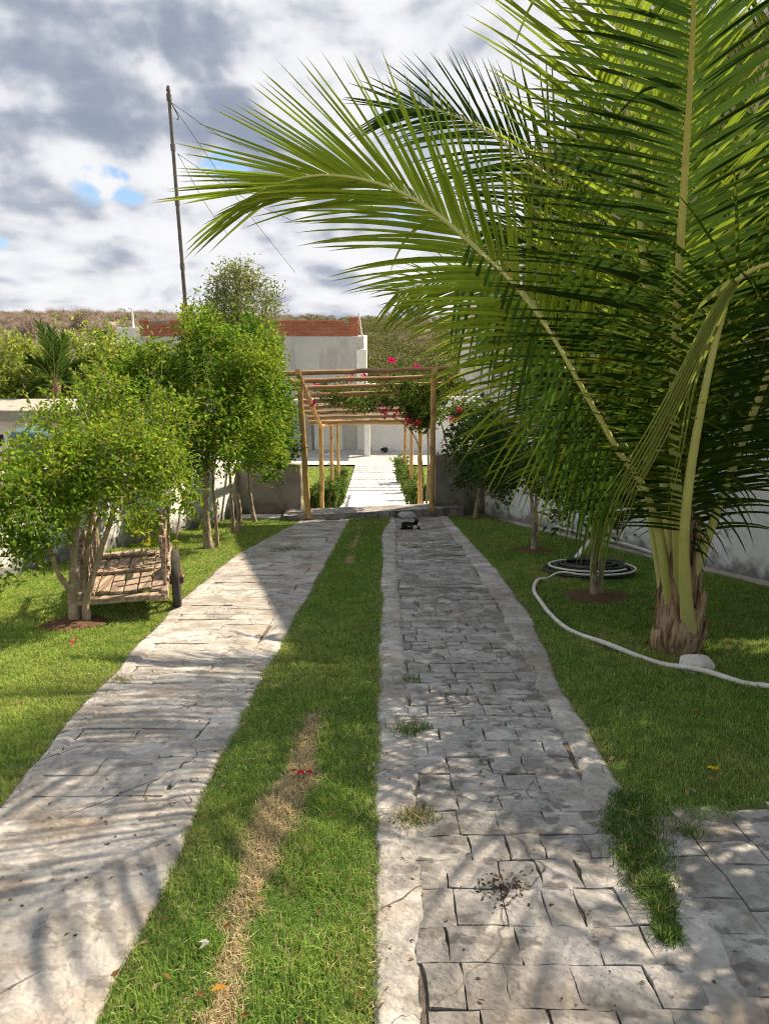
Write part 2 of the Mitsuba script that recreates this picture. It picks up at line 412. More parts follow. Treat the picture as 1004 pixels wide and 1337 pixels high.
# ------------------------------------------------------------------ leaves, blades, twigs (vectorised)
def leaf_cards(c, d, up, L, W, col, fold=0.25, colvar=0.15, rng=R, curl=0.18):
    """Small folded leaves: base, two sides, tip, with a midrib point."""
    n = len(c)
    d = d / (np.linalg.norm(d, axis=1, keepdims=True) + 1e-9)
    s = np.cross(d, up)
    s /= np.linalg.norm(s, axis=1, keepdims=True) + 1e-9
    nn = np.cross(s, d)
    L, W = np.broadcast_to(L, (n,))[:, None], np.broadcast_to(W, (n,))[:, None]
    base = c
    mid = c + d * L * 0.5 - nn * W * fold
    l1 = c + d * L * 0.45 + s * W * 0.5 + nn * W * fold * 0.5
    l2 = c + d * L * 0.45 - s * W * 0.5 + nn * W * fold * 0.5
    tip = c + d * L - nn * L * curl
    v = np.stack([base, l1, tip, l2, mid], 1).reshape(-1, 3)
    i = np.arange(n)[:, None] * 5
    f = np.concatenate([i + np.array([[0, 1, 4]]), i + np.array([[1, 2, 4]]), i + np.array([[2, 3, 4]]), i + np.array([[3, 0, 4]])], 0)
    col = np.broadcast_to(col, (n, 3)) * (1 + colvar * rng.normal(size=(n, 1)))
    return trimesh.Trimesh(v, f, process=False), np.clip(np.repeat(col, 5, 0), 0.005, 0.95)


def blades(p, h, w, lean, col, rng, tipcol=None):
    """Grass blades: five points, three triangles each."""
    n = len(p)
    az = rng.uniform(0, 2 * np.pi, n)
    la = rng.uniform(0, 2 * np.pi, n)
    ln = np.abs(rng.normal(0, 1, n)) * lean
    sd = np.stack([np.cos(az), np.sin(az), 0 * az], 1) * (w / 2)[:, None]
    ld = np.stack([np.cos(la), np.sin(la), 0 * la], 1) * (ln * h)[:, None]
    up = np.array([0, 0, 1.0]) * h[:, None]
    m = p + ld * 0.35 + up * 0.55
    t = p + ld + up * np.clip(1 - 0.35 * ln, 0.3, 1)[:, None]
    v = np.stack([p - sd, p + sd, m - sd * 0.8, m + sd * 0.8, t], 1).reshape(-1, 3)
    i = np.arange(n)[:, None] * 5
    f = np.concatenate([i + np.array([[0, 1, 3]]), i + np.array([[0, 3, 2]]), i + np.array([[2, 3, 4]])], 0)
    return trimesh.Trimesh(v, f, process=False), np.clip(np.repeat(col, 5, 0), 0.004, 0.9)


def scatter(poly, dens, rng, ymax_cell=0.5):
    """Random points in a polygon with a density (per square metre) that depends on the distance y."""
    x0, y0, x1, y1 = poly.bounds
    out = []
    for yy in np.arange(y0, y1, ymax_cell):
        ye = min(yy + ymax_cell, y1)
        n = int((x1 - x0) * (ye - yy) * dens(0.5 * (yy + ye)))
        q = np.stack([rng.uniform(x0, x1, n), rng.uniform(yy, ye, n)], 1)
        out.append(q[contains_xy(poly, q[:, 0], q[:, 1])])
    return np.vstack(out)


# ------------------------------------------------------------------ terrain
def terrain_z(x, y):
    x, y = np.asarray(x, float), np.asarray(y, float)
    z = np.interp(y, [-60, -5, 0, 15, 19.2, 28.4, 40, 90, 140, 220, 300, 500, 900], [2.0, 0.6, -0.10, -2.22, -3.6, -4.55, -5.15, -5.0, -3.5, 1.5, 4.5, 7.0, 10])
    far = np.clip((y - 60) / 120, 0, 1)
    z = z + far * ((meshkit.fbm(np.stack([x * 0.008, y * 0.008, 0 * x], -1) + 5, 3, 3) - 0.5) * 6)
    z = z + far * np.clip((-x - 10) / 60, 0, 1) * 1.5 * np.clip(1 - (y - 250) / 300, 0, 1) * np.clip((y - 110) / 60, 0, 1)
    return z


gx = np.unique(np.concatenate([np.linspace(-900, -60, 30), np.linspace(-60, 60, 61), np.linspace(60, 900, 30)]))
gy = np.unique(np.concatenate([np.linspace(-60, 0, 13), np.linspace(0, 44, 45), np.linspace(44, 320, 60), np.linspace(320, 1400, 30)]))
X, Y = np.meshgrid(gx, gy)
V = np.stack([X, Y, terrain_z(X, Y)], -1).reshape(-1, 3)
ii, jj = np.meshgrid(np.arange(len(gy) - 1), np.arange(len(gx) - 1), indexing='ij')
a0 = ii * len(gx) + jj
F = np.stack([a0, a0 + 1, a0 + len(gx) + 1, a0 + len(gx)], -1).reshape(-1, 4)
put('terrain', trimesh.Trimesh(V, np.vstack([F[:, :3], F[:, [0, 2, 3]]]), process=False), 'm_terrain', smooth=True, kind='structure', label='dry brown earth sloping down from the yard to scrub covered hills')


# ------------------------------------------------------------------ yard outlines
def curve_x(tab):
    ys, xs = zip(*tab)
    return lambda y: np.interp(y, ys, xs)


EL0 = curve_x([(0, -1.55), (1.7, -1.60), (2.9, -1.64), (4.0, -1.77), (6.9, -1.99), (10.0, -2.02), (13.2, -1.72), (14.6, -1.62)])
EL1 = curve_x([(0, -0.76), (1.7, -0.77), (3.3, -0.81), (5.8, -0.787), (10, -0.72), (13.7, -0.667), (14.6, -0.65)])
ER0 = curve_x([(0, -0.02), (1.7, -0.03), (3.3, -0.045), (5.8, -0.03), (12.1, -0.05), (14.0, 0.06), (14.9, 0.09)])
ER1 = curve_x([(0, 1.05), (2.7, 1.06), (3.0, 1.08), (4.46, 1.13), (6.6, 1.31), (9.4, 1.36), (14.4, 1.30), (15.2, 1.28)])
IL0 = curve_x([(0, -1.50), (2.9, -1.58), (4, -1.66), (7, -1.86), (10, -1.88), (14.6, -1.52)])
IL1 = curve_x([(0, -0.93), (2.5, -0.93), (3.3, -0.97), (5.8, -0.95), (10, -0.90), (14.6, -0.84)])
IR0 = curve_x([(0, 0.10), (2.4, 0.10), (3.3, 0.14), (5, 0.13), (8, 0.14), (14.9, 0.20)])
IR1 = curve_x([(0, 0.93), (2.9, 0.91), (3.7, 0.96), (4.8, 1.00), (7, 1.08), (10, 1.12), (15, 1.10)])
WL = curve_x([(-3, -6.4), (4, -5.3), (8, -4.5), (15.2, -3.05)])             # left yard wall
WR = curve_x([(-3, 7.4), (1.7, 6.0), (4.2, 5.3), (7.2, 4.45), (15.4, 2.15)])  # right yard wall


def ystep(x):
    return 14.85 + 0.3 * (np.asarray(x) + 0.0) * 0.97


def wob(y, seed, amp=0.022):
    y = np.asarray(y, float)
    return (meshkit.fbm(np.stack([y * 1.7, 0 * y + seed * 3.1, 0 * y], -1) + 50, 4, seed) - 0.5) * 2 * amp * 1.6 + (meshkit.fbm(np.stack([y * 14, 0 * y + seed * 1.7, 0 * y], -1) + 90, 3, seed) - 0.5) * amp * 0.9


def slab_top(x, y):
    p = np.stack([x, y, 0 * np.asarray(x)], -1)
    return yz(y) + 0.03 + (N3(p, 1.6, 5, 3) - 0.5) * 0.022 + (N3(p, 9.0, 9, 3) - 0.5) * 0.006


def driveway(base, e0, e1, i0, i1, y0, y1fn, seed, rec, lab):
    ys = []
    y = y0
    while y < 16:
        ys.append(y)
        y += 0.018 + 0.006 * max(0, y - 2)
    ys = np.array(ys)
    nx = 56
    s = np.linspace(0, 1, nx)
    a, b = e0(ys) + wob(ys, seed), e1(ys) + wob(ys, seed + 1)
    X = a[:, None] * (1 - s) + b[:, None] * s
    lim = y1fn(X)
    Y = np.minimum(np.repeat(ys[:, None], nx, 1), lim)
    Z = slab_top(X, Y)
    j0, j1 = i0(Y) + wob(Y, seed + 2, 0.045), i1(Y) + wob(Y, seed + 3, 0.055)
    inside = np.minimum(X - j0, j1 - X)
    r = rec(Y) if callable(rec) else rec
    Z = Z - r * np.clip(inside / 0.012, 0, 1)
    edge = np.minimum(s, 1 - s)[None, :]
    Z = Z - 0.012 * np.exp(-edge / 0.018)
    V = np.stack([X, Y, Z], -1)
    # skirts on both sides
    lo = V.copy()
    lo[..., 2] -= 0.15
    V = np.concatenate([lo[:, :1], V, lo[:, -1:]], 1)
    n = V.shape[1]
    ii, jj = np.meshgrid(np.arange(len(ys) - 1), np.arange(n - 1), indexing='ij')
    q = np.stack([ii * n + jj, ii * n + jj + 1, (ii + 1) * n + jj + 1, (ii + 1) * n + jj], -1).reshape(-1, 4)
    m = trimesh.Trimesh(V.reshape(-1, 3), np.vstack([q[:, :3], q[:, [0, 2, 3]]]), process=False)
    return put(base, m, 'm_pale', smooth=True, kind='structure', label=lab)


REC_R = lambda y: 0.020 + 0 * y
REC_L = lambda y: 0.0145 * np.clip((y - 2.75) / 0.3, 0, 1)
dl = driveway('driveway', EL0, EL1, IL0, IL1, 0.6, lambda x: ystep(x) - 0.02, 3, REC_L, 'left concrete wheel track of the drive, mostly in sun')
drr = driveway('driveway', ER0, ER1, IR0, IR1, 0.6, lambda x: ystep(x) - 0.02, 13, REC_R, 'right concrete wheel track with stamped stone rows, mostly in shade')


def block(x0, x1, y0, y1, rng, gap=0.006, lens=0.011, nx=9, ny=6, lift=0.0, frame=None, rough=0.010):
    """One stamped stone: a small cushion with wavy edges; the side joints are widest at their middle."""
    u, v = np.linspace(0, 1, nx), np.linspace(0, 1, ny)
    U, Vv = np.meshgrid(u, v)
    s = rng.integers(1000)
    bul = np.sin(np.pi * Vv) ** 1.4
    la, lb = lens * rng.uniform(0, 1) ** 2, lens * rng.uniform(0, 1) ** 2
    xl = x0 + 0.0012 + la * bul + (N3(np.stack([Vv * 3, U * 0 + s, U * 0], -1), 1, 1, 2) - 0.5) * 0.014
    xr = x1 - 0.0012 - lb * bul + (N3(np.stack([Vv * 3, U * 0 + s + 9, U * 0], -1), 1, 1, 2) - 0.5) * 0.014
    yl = y0 + gap * rng.uniform(0.2, 0.9) + (N3(np.stack([(x0 + U * (x1 - x0)) * 7, U * 0 + y0 * 9, U * 0], -1), 1, 1, 3) - 0.5) * 0.022
    yr = y1 - gap * rng.uniform(0.2, 0.9) + (N3(np.stack([(x0 + U * (x1 - x0)) * 7, U * 0 + y1 * 9, U * 0], -1), 1, 1, 3) - 0.5) * 0.022
    Xx = xl + (xr - xl) * U
    Yy = yl + (yr - yl) * Vv
    e = np.minimum(np.minimum(U, 1 - U) * (x1 - x0), np.minimum(Vv, 1 - Vv) * (y1 - y0))
    if frame is not None:
        c, sn, ox, oy = frame
        Xw, Yw = ox + c * Xx - sn * Yy, oy + sn * Xx + c * Yy
    else:
        Xw, Yw = Xx, Yy
    tl = rng.normal(0, 0.010, 2)
    Z = slab_top(Xw, Yw) + lift + tl[0] * (Xx - (x0 + x1) / 2) + tl[1] * (Yy - (y0 + y1) / 2) + (N3(np.stack([Xw, Yw, 0 * Xw], -1), 14, s, 3) - 0.5) * rough - 0.004 * np.exp(-e / 0.006)
    top = np.stack([Xw, Yw, Z], -1).reshape(-1, 3)
    ring = np.concatenate([np.arange(nx), np.arange(1, ny) * nx + nx - 1, (ny - 1) * nx + np.arange(nx - 2, -1, -1), np.arange(ny - 2, 0, -1) * nx])
    low = top[ring].copy()
    low[:, 2] -= 0.035
    n = len(top)
    i, j = np.meshgrid(np.arange(ny - 1), np.arange(nx - 1), indexing='ij')
    q = np.stack([i * nx + j, i * nx + j + 1, (i + 1) * nx + j + 1, (i + 1) * nx + j], -1).reshape(-1, 4)
    k = np.arange(len(ring))
    k1 = (k + 1) % len(ring)
    sk = np.stack([ring[k1], ring[k], n + k, n + k1], -1)
    q = np.vstack([q, sk])
    return trimesh.Trimesh(np.vstack([top, low]), np.vstack([q[:, :3], q[:, [0, 2, 3]]]), process=False)


# joint beds: dark earth visible at the bottom of the joints
def bed(i0, i1, y0, y1, dz, base):
    ys = np.linspace(y0, y1, 160)
    s = np.linspace(0, 1, 12)
    X = i0(ys)[:, None] * (1 - s) + i1(ys)[:, None] * s
    Yg = np.minimum(np.repeat(ys[:, None], 12, 1), ystep(X) - 0.03)
    Z = slab_top(X, Yg) - dz
    n = 12
    ii, jj = np.meshgrid(np.arange(len(ys) - 1), np.arange(n - 1), indexing='ij')
    q = np.stack([ii * n + jj, ii * n + jj + 1, (ii + 1) * n + jj + 1, (ii + 1) * n + jj], -1).reshape(-1, 4)
    put(base, trimesh.Trimesh(np.stack([X, Yg, Z], -1).reshape(-1, 3), np.vstack([q[:, :3], q[:, [0, 2, 3]]]), process=False), 'm_joint')


rb = np.random.default_rng(21)
bed(lambda y: IR0(y) - 0.0, lambda y: IR1(y) + 0.0, 0.8, 15.6, 0.0155, drr + '__joint_bed')
bed(lambda y: IL0(y) - 0.0, lambda y: IL1(y) + 0.0, 3.05, 15.2, 0.0135, dl + '__joint_bed')


def rows(base, i0, i1, y0, ynear, yend, seed, gap, lens, skip=0.0, lift=0.0, wid=(0.11, 0.25), m='m_concrete'):
    rng = np.random.default_rng(seed)
    y, far = y0, []
    while y < yend:
        dy = 0.19 * rng.uniform(0.9, 1.1)
        a, b = float(i0(y + dy / 2)) + rng.uniform(-0.012, 0.03), float(i1(y + dy / 2)) + rng.uniform(-0.03, 0.012)
        x = a
        first = True
        while x < b - 0.02:
            w = rng.uniform(*wid) * (0.6 if first and rng.random() < 0.5 else 1)
            first = False
            xe = b if b - (x + w) < 0.08 else x + w
            ye = y + dy
            if (y + dy) < float(ystep((x + xe) / 2)) - 0.05:
                near = y < ynear
                mm = block(x, xe, y, ye, rng, gap, lens, 9 if near else 5, 6 if near else 4, lift=lift + rng.normal(0, 0.0025))
                if near:
                    put(base + '__stone', mm, m, smooth=35)
                else:
                    far.append(mm)
            x = xe
        y += dy
    k = put(base + '__far_stones', far, m, smooth=35)
    tag(k, kind='stuff', label='stamped stones of the far end of the track')


rows(drr, IR0, IR1, 0.95, 6.6, 15.6, 5, 0.0036, 0.0065)
rows(dl, IL0, IL1, 2.98, 6.8, 15.2, 6, 0.0008, 0.001, lift=-0.001, wid=(0.35, 0.9), m='m_pale')

# paved corner at the right bottom, with diagonal planks of stamped concrete
PAVE = Polygon([(1.0, 0.4), (1.04, 2.25), (1.12, 2.6), (1.32, 2.86), (1.7, 2.92), (2.3, 3.02), (3.6, 3.1), (4.2, 0.4)])
v2, f2 = trimesh.creation.triangulate_polygon(PAVE.buffer(0.0).segmentize(0.06), engine='earcut')
gxx, gyy = np.meshgrid(np.arange(0.9, 4.3, 0.05), np.arange(0.3, 3.15, 0.05))
vv = np.stack([gxx, gyy, slab_top(gxx, gyy) - 0.014], -1).reshape(-1, 3)
nxp = gxx.shape[1]
ii, jj = np.meshgrid(np.arange(gxx.shape[0] - 1), np.arange(nxp - 1), indexing='ij')
qq = np.stack([ii * nxp + jj, ii * nxp + jj + 1, (ii + 1) * nxp + jj + 1, (ii + 1) * nxp + jj], -1).reshape(-1, 4)
qc = vv[qq].mean(1)
qq = qq[contains_xy(PAVE.buffer(0.02), qc[:, 0], qc[:, 1])]
pav = put('paving', trimesh.Trimesh(vv, np.vstack([qq[:, :3], qq[:, [0, 2, 3]]]), process=False), 'm_joint', kind='structure', label='stamped concrete paving in the right foreground with long diagonal joints')
ang = math.radians(91)
c_, s_ = math.cos(ang), math.sin(ang)
rp = np.random.default_rng(77)
for i in range(-12, 13):
    yb0, yb1 = i * 0.215 + 0.115, (i + 1) * 0.215 + 0.115
    x = -2.6 + rp.uniform(0, 0.3)
    while x < 2.6:
        w = rp.uniform(0.16, 0.34)
        cx, cy = 2.2 + c_ * (x + w / 2) - s_ * (yb0 + 0.108), 1.7 + s_ * (x + w / 2) + c_ * (yb0 + 0.108)
        if PAVE.buffer(0.05).contains(Point(cx, cy)) and cy > 0.5:
            put(pav + '__stone', block(x, x + w, yb0, yb1, rp, 0.0055, 0.006, 9, 6, frame=(c_, s_, 2.2, 1.7), lift=rp.normal(0, 0.002)), 'm_concrete', smooth=35)
        x += w

# ------------------------------------------------------------------ lawns
ysn = np.linspace(0.3, 15, 100)
mid_poly = Polygon(np.vstack([np.stack([EL1(ysn) + wob(ysn, 4) - 0.0, np.minimum(ysn, ystep(-0.4) - 0.05)], 1), np.stack([ER0(ysn) + wob(ysn, 13), np.minimum(ysn, ystep(-0.2) - 0.05)], 1)[::-1]])).buffer(0.03)
yl = np.linspace(0.3, 15.0, 100)
left_poly = Polygon(np.vstack([np.stack([WL(yl) + 0.05, np.minimum(yl, 15.1)], 1), np.stack([EL0(yl) + wob(yl, 3), np.minimum(yl, ystep(-1.9) - 0.1)], 1)[::-1]])).buffer(0.028)
yr_ = np.linspace(2.9, 15.3, 100)
right_poly = Polygon(np.vstack([[[1.07, 2.95], [1.24, 2.66], [1.42, 2.80], [1.75, 2.90], [2.3, 3.03], [3.6, 3.12]], np.stack([WR(yr_) - 0.05, yr_], 1)[yr_ > 3.12], np.stack([ER1(yr_) + wob(yr_, 14), np.minimum(yr_, 15.2)], 1)[yr_ > 3.05][::-1]])).buffer(0.028)


def lawn_sheet(poly, lab, dz=0.0):
    x0, y0, x1, y1 = poly.bounds
    gxx, gyy = np.meshgrid(np.arange(x0 - 0.1, x1 + 0.2, 0.08), np.arange(y0 - 0.1, y1 + 0.2, 0.08))
    p = np.stack([gxx, gyy, 0 * gxx], -1)
    vv = np.stack([gxx, gyy, yz(gyy) + 0.004 + dz + (N3(p, 3, 4, 3) - 0.5) * 0.02], -1).reshape(-1, 3)
    nxp = gxx.shape[1]
    ii, jj = np.meshgrid(np.arange(gxx.shape[0] - 1), np.arange(nxp - 1), indexing='ij')
    qq = np.stack([ii * nxp + jj, ii * nxp + jj + 1, (ii + 1) * nxp + jj + 1, (ii + 1) * nxp + jj], -1).reshape(-1, 4)
    qc = vv[qq].mean(1)
    qq = qq[contains_xy(poly.buffer(0.035), qc[:, 0], qc[:, 1])]
    put('lawn_soil', trimesh.Trimesh(vv, np.vstack([qq[:, :3], qq[:, [0, 2, 3]]]), process=False), 'm_soil', smooth=True, kind='structure', label=lab)


lawn_sheet(left_poly, 'earth of the left lawn under the trees and the cart')
lawn_sheet(mid_poly, 'earth of the grass band between the two wheel tracks', 0.004)
lawn_sheet(right_poly, 'earth of the right lawn around the palm')

DRY = LineString([gnd(*q)[:2] for q in ((408, 945), (398, 985), (392, 1020), (365, 1060), (345, 1105), (332, 1150), (318, 1200), (300, 1260), (292, 1337))])
DRY2 = LineString([gnd(*q)[:2] for q in ((470, 690), (462, 715), (455, 740))])
BARE = [(gnd(100, 815)[:2], 0.30), (gnd(270, 718)[:2], 0.25), (gnd(697, 720)[:2], 0.30), (gnd(780, 780)[:2], 0.33), (gnd(880, 850)[:2], 0.22), (gnd(312, 695)[:2], 0.2)]
GREEN, OLIVE, STRAW, LIME = np.array([0.155, 0.285, 0.058]), np.array([0.26, 0.32, 0.095]), np.array([0.58, 0.48, 0.30]), np.array([0.40, 0.50, 0.12])


def grass(poly, seed, lab, hscale, lush, lime, extra=None):
    rng = np.random.default_rng(seed)
    p = scatter(poly, lambda y: 30000 * min(1.0, (3.0 / max(y, 1.5)) ** 1.35), rng)
    p3 = np.stack([p[:, 0], p[:, 1], 0 * p[:, 0]], 1)
    for c, r in BARE:
        dd = np.hypot(p[:, 0] - c[0], p[:, 1] - c[1])
        keep = dd > r * (0.55 + 0.9 * rng.random(len(p)))
        p, p3 = p[keep], p3[keep]
    n = len(p)
    big, clump = N3(p3, 1.1, seed, 3), N3(p3, 9.0, seed + 2, 2)
    dist = np.maximum(p[:, 1], 1.5)
    h = hscale * (0.6 + 0.8 * clump) * rng.uniform(0.55, 1.25, n) * (0.75 + 0.5 * big)
    w = 0.0036 * np.maximum(1, (dist / 3.0) ** 0.75) * rng.uniform(0.7, 1.3, n)
    t = np.clip((big - 0.47) * 4 + rng.normal(0, 0.35, n), 0, 1)[:, None]
    col = GREEN * (1 - t) + OLIVE * t
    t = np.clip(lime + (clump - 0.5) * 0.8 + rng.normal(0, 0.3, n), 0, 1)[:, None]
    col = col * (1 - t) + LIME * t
    straw = rng.random(n) < (0.03 + 0.07 * np.clip((N3(p3, 2.7, seed + 5, 3) - 0.5) * 5, 0, 1))
    if extra is not None:
        straw |= extra(p, rng)
    # worn, yellower rim along the concrete
    db = np.array([poly.exterior.distance(Point(q)) for q in p[dist < 9]]) if True else None
    rim = np.zeros(n)
    rim[dist < 9] = np.exp(-db / 0.05)
    straw |= rng.random(n) < rim * 0.35
    h = np.where(straw, h * 0.9, h) * (1 - 0.35 * rim)
    col = np.where(straw[:, None], STRAW * rng.uniform(0.6, 1.2, (n, 1)), col * rng.uniform(0.6, 1.4, (n, 1)))
    b = np.stack([p[:, 0], p[:, 1], yz(p[:, 1]) + 0.002], 1)
    m, c = blades(b, h, w, np.where(straw, 0.9, 0.55), col, rng)
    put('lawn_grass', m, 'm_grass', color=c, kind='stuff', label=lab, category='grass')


def dry_mid(p, rng):
    g = np.array([DRY.distance(Point(q)) if q[1] < 5 else DRY2.distance(Point(q)) * 1.2 + 0.03 if q[1] > 9 else 9 for q in p])
    p3 = np.stack([p[:, 0], p[:, 1], 0 * p[:, 0]], 1)
    wd = 0.046 + 0.13 * (N3(p3, 5.0, 3, 3) - 0.45)
    return rng.random(len(p)) < np.clip(2.0 - g / np.maximum(wd, 0.02) * 1.15, 0, 0.96)


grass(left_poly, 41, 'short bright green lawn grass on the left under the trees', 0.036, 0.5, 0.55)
grass(mid_poly, 42, 'grass band between the two concrete tracks with a dry straw coloured streak', 0.046, 0.8, 0.12, dry_mid)
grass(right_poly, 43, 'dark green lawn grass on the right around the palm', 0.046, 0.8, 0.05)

# ------------------------------------------------------------------ weeds in the cracks
def tuft(base, c, r, n, h, seed, lab, dry=0.2, stretch=None):
    rng = np.random.default_rng(seed)
    if stretch is None:
        q = rng.normal(0, r * 0.5, (n, 2)) + c[:2]
    else:
        ls = LineString(stretch)
        s = rng.uniform(0, 1, n)
        q = np.array([ls.interpolate(k, normalized=True).coords[0] for k in s]) + rng.normal(0, 1, (n, 2)) * (r * (0.35 + 0.65 * np.sin(np.pi * np.clip(s * 1.1 + 0.05, 0, 1))))[:, None] * 0.5
    p3 = np.stack([q[:, 0], q[:, 1], 0 * q[:, 0]], 1)
    hh = h * rng.uniform(0.5, 1.3, n) * (0.5 + N3(p3, 14, seed, 2))
    t = (rng.random((n, 1)) < dry)
    col = np.where(t, STRAW * 0.8, (GREEN * 0.75) * rng.uniform(0.5, 1.1, (n, 1)))
    b = np.stack([q[:, 0], q[:, 1], slab_top(q[:, 0], q[:, 1]) - 0.006], 1)
    m, cc = blades(b, hh, 0.0036 * rng.uniform(0.8, 1.3, n), np.full(n, 0.85), col, rng)
    k = key(base)
    tag(put(k + '__blades', m, 'm_grass', color=cc), kind='stuff')
    tag(k, label=lab, category='weed')


tuft('grass_tuft', None, 0.10, 10000, 0.042, 1, 'long ragged strip of grass between the right track and the diagonal paving', 0.12, stretch=[gnd(*q)[:2] for q in ((815, 1045), (825, 1100), (845, 1160), (865, 1205), (872, 1240))])
tuft('grass_tuft', gnd(537, 958), 0.10, 420, 0.045, 2, 'green weed tuft in the crack of the right track, the larger and farther one', 0.15)
tuft('grass_tuft', gnd(541, 1077), 0.09, 420, 0.045, 3, 'dry greyish weed tuft in the left border of the right track, nearest the camera', 0.55)
tuft('grass_tuft', gnd(535, 893), 0.07, 160, 0.035, 4, 'small weed tuft at the lit band on the right track', 0.2)
tuft('grass_tuft', gnd(900, 1096), 0.07, 170, 0.04, 5, 'small weed tuft alone on the diagonal paving', 0.2)
tuft('grass_tuft', gnd(372, 720), 0.25, 300, 0.05, 6, 'low clump of grass growing out of the far left track', 0.1)
tuft('grass_tuft', gnd(545, 716), 0.26, 260, 0.04, 7, 'grass patch in the far right track below the cat', 0.2)
tuft('grass_tuft', gnd(160, 893), 0.08, 160, 0.03, 8, 'yellowish grass creeping over the left edge of the left track', 0.5)

# ------------------------------------------------------------------ bare soil rings round the trunks
def mound(c, r, h, seed, lab):
    m = trimesh.creation.icosphere(subdivisions=3, radius=1)
    v = np.array(m.vertices)
    v = v * (0.8 + 0.4 * N3(v, 1.5, seed, 3))[:, None] * [r, r, h]
    v += [c[0], c[1], float(yz(c[1])) + 0.0]
    v[:, 2] -= SL * (v[:, 1] - c[1])
    put('soil_mound', trimesh.Trimesh(v, m.faces, process=False), 'm_earth', smooth=True, label=lab, kind='structure')


# ------------------------------------------------------------------ trees
def norm(v):
    return v / (np.linalg.norm(v, axis=-1, keepdims=True) + 1e-9)


def grow_tree(base, lab, cat, stems, crown, ntwig, nleaf, ll, lw, cols, seed, group=None, gap=0.42, bark_m='m_bark', spread=0.11, minz=None, up=0.35, shoots=0):
    """Stems as tubes, twigs that reach clusters spread through the crown's volume, and single leaves on the twigs."""
    rng = np.random.default_rng(seed)
    tag(base, label=lab, category=cat, group=group)
    nodes = []
    for pts, r0, r1 in stems:
        p = spline(pts, 22)
        p[1:-1] += (N3(p[1:-1], 6, seed, 2)[:, None] - 0.5) * 0.03
        s = np.linspace(0, 1, len(p))
        rad = (r0 * (1 - s) + r1 * s) * (1 + 0.5 * np.exp(-s / 0.05)) * (0.9 + 0.25 * N3(p, 12, seed + 3, 2))
        put(base + '__stem', tube(p, rad, 9), bark_m, smooth=True)
        nodes.append(p[6:])
    nodes = np.vstack(nodes)
    cl = []
    vol = np.array([c[1][0] * c[1][1] * c[1][2] for c in crown])
    while len(cl) < ntwig:
        ci = rng.choice(len(crown), p=vol / vol.sum())
        d = norm(rng.normal(size=3))
        q = np.asarray(crown[ci][0]) + d * np.asarray(crown[ci][1]) * rng.uniform(0.25, 1) ** 0.6 * rng.uniform(0.85, 1.12)
        if N3(q[None], 2.1, seed + 9, 2)[0] < gap or (minz is not None and q[2] < minz):
            continue
        cl.append(q)
    cl = np.array(cl)
    d0 = np.min(np.linalg.norm(cl[:, None] - nodes[None], axis=2), 1)
    cl = cl[np.argsort(d0)]
    tw, C, D = [], [], []
    hi = cl[np.argsort(cl[:, 2])[::-1][:max(4, len(cl) // 3)]]
    for _ in range(shoots):
        k = hi[rng.integers(len(hi))]
        ax = norm(rng.normal(0, 0.45, 3) * [1, 1, 0.2] + [0, 0, 1.0])
        L = rng.uniform(3.0, 6.5) * ll
        pl = spline([k - ax * L * .3, k + ax * L * .4, k + ax * L + rng.normal(0, .12, 3) * L], 9)
        tw.append(tube(pl, np.linspace(0.005, 0.0015, 9), 4, caps=False))
        m = int(L / ll * 3.2)
        i = np.clip((rng.uniform(0.1, 1, m) * 8).astype(int), 0, 8)
        C.append(pl[i] + rng.normal(0, ll * .12, (m, 3)))
        D.append(norm(rng.normal(0, 0.8, (m, 3)) + ax * .5))
    for q in cl:
        dist = np.linalg.norm(nodes - q, axis=1) + 0.35 * np.maximum(0, nodes[:, 2] - q[2])
        k = nodes[np.argmin(dist)]
        L = np.linalg.norm(q - k)
        mid = (k + q) / 2 + rng.normal(0, 0.10, 3) * L + [0, 0, 0.10 * L]
        pl = spline([k, mid, q], 7)
        r0 = 0.0025 + 0.012 * min(L, 1.0)
        tw.append(tube(pl, np.linspace(r0, 0.0022, 7), 4, caps=False))
        nodes = np.vstack([nodes, pl[2:]])
        m = rng.poisson(nleaf)
        if m == 0:
            continue
        s = rng.uniform(0.25, 1.05, m)
        i = np.clip((s * 6).astype(int), 0, 5)
        base_p = pl[i] + (pl[i + 1] - pl[i]) * (s * 6 - i)[:, None]
        C.append(base_p + rng.normal(0, spread * 0.6, (m, 3)))
        D.append(norm(norm(q - k) * 0.5 + rng.normal(0, 0.75, (m, 3)) + [0, 0, -0.15]))
    k = put(base + '__branches', tw, bark_m, smooth=True)
    tag(k, kind='stuff')
    C, D = np.vstack(C), np.vstack(D)
    n = len(C)
    U = norm(rng.normal(0, 0.65, (n, 3)) + [0, 0, up + 0.6])
    t = np.clip(N3(C, 1.8, seed + 4, 3) * 2.2 - 0.6 + rng.normal(0, 0.28, n), 0, 1)[:, None]
    col = np.asarray(cols[0]) * (1 - t) + np.asarray(cols[1]) * t
    col = col * np.exp(rng.normal(0, 0.22, (n, 1)))
    if len(cols) > 2:
        yel = (rng.random(n) < 0.025)[:, None]
        col = np.where(yel, np.asarray(cols[2]), col)
    m, c = leaf_cards(C, D, U, ll * rng.uniform(0.6, 1.25, n), lw * rng.uniform(0.7, 1.2, n), col, rng=rng)
    k = put(base + '__foliage', m, 'm_leaf', color=c)
    tag(k, kind='stuff')
    return cl


LG = [(0.115, 0.225, 0.024), (0.27, 0.37, 0.040), (0.45, 0.38, 0.05)]


def P(px, py, y):
    return at(px, py, y)


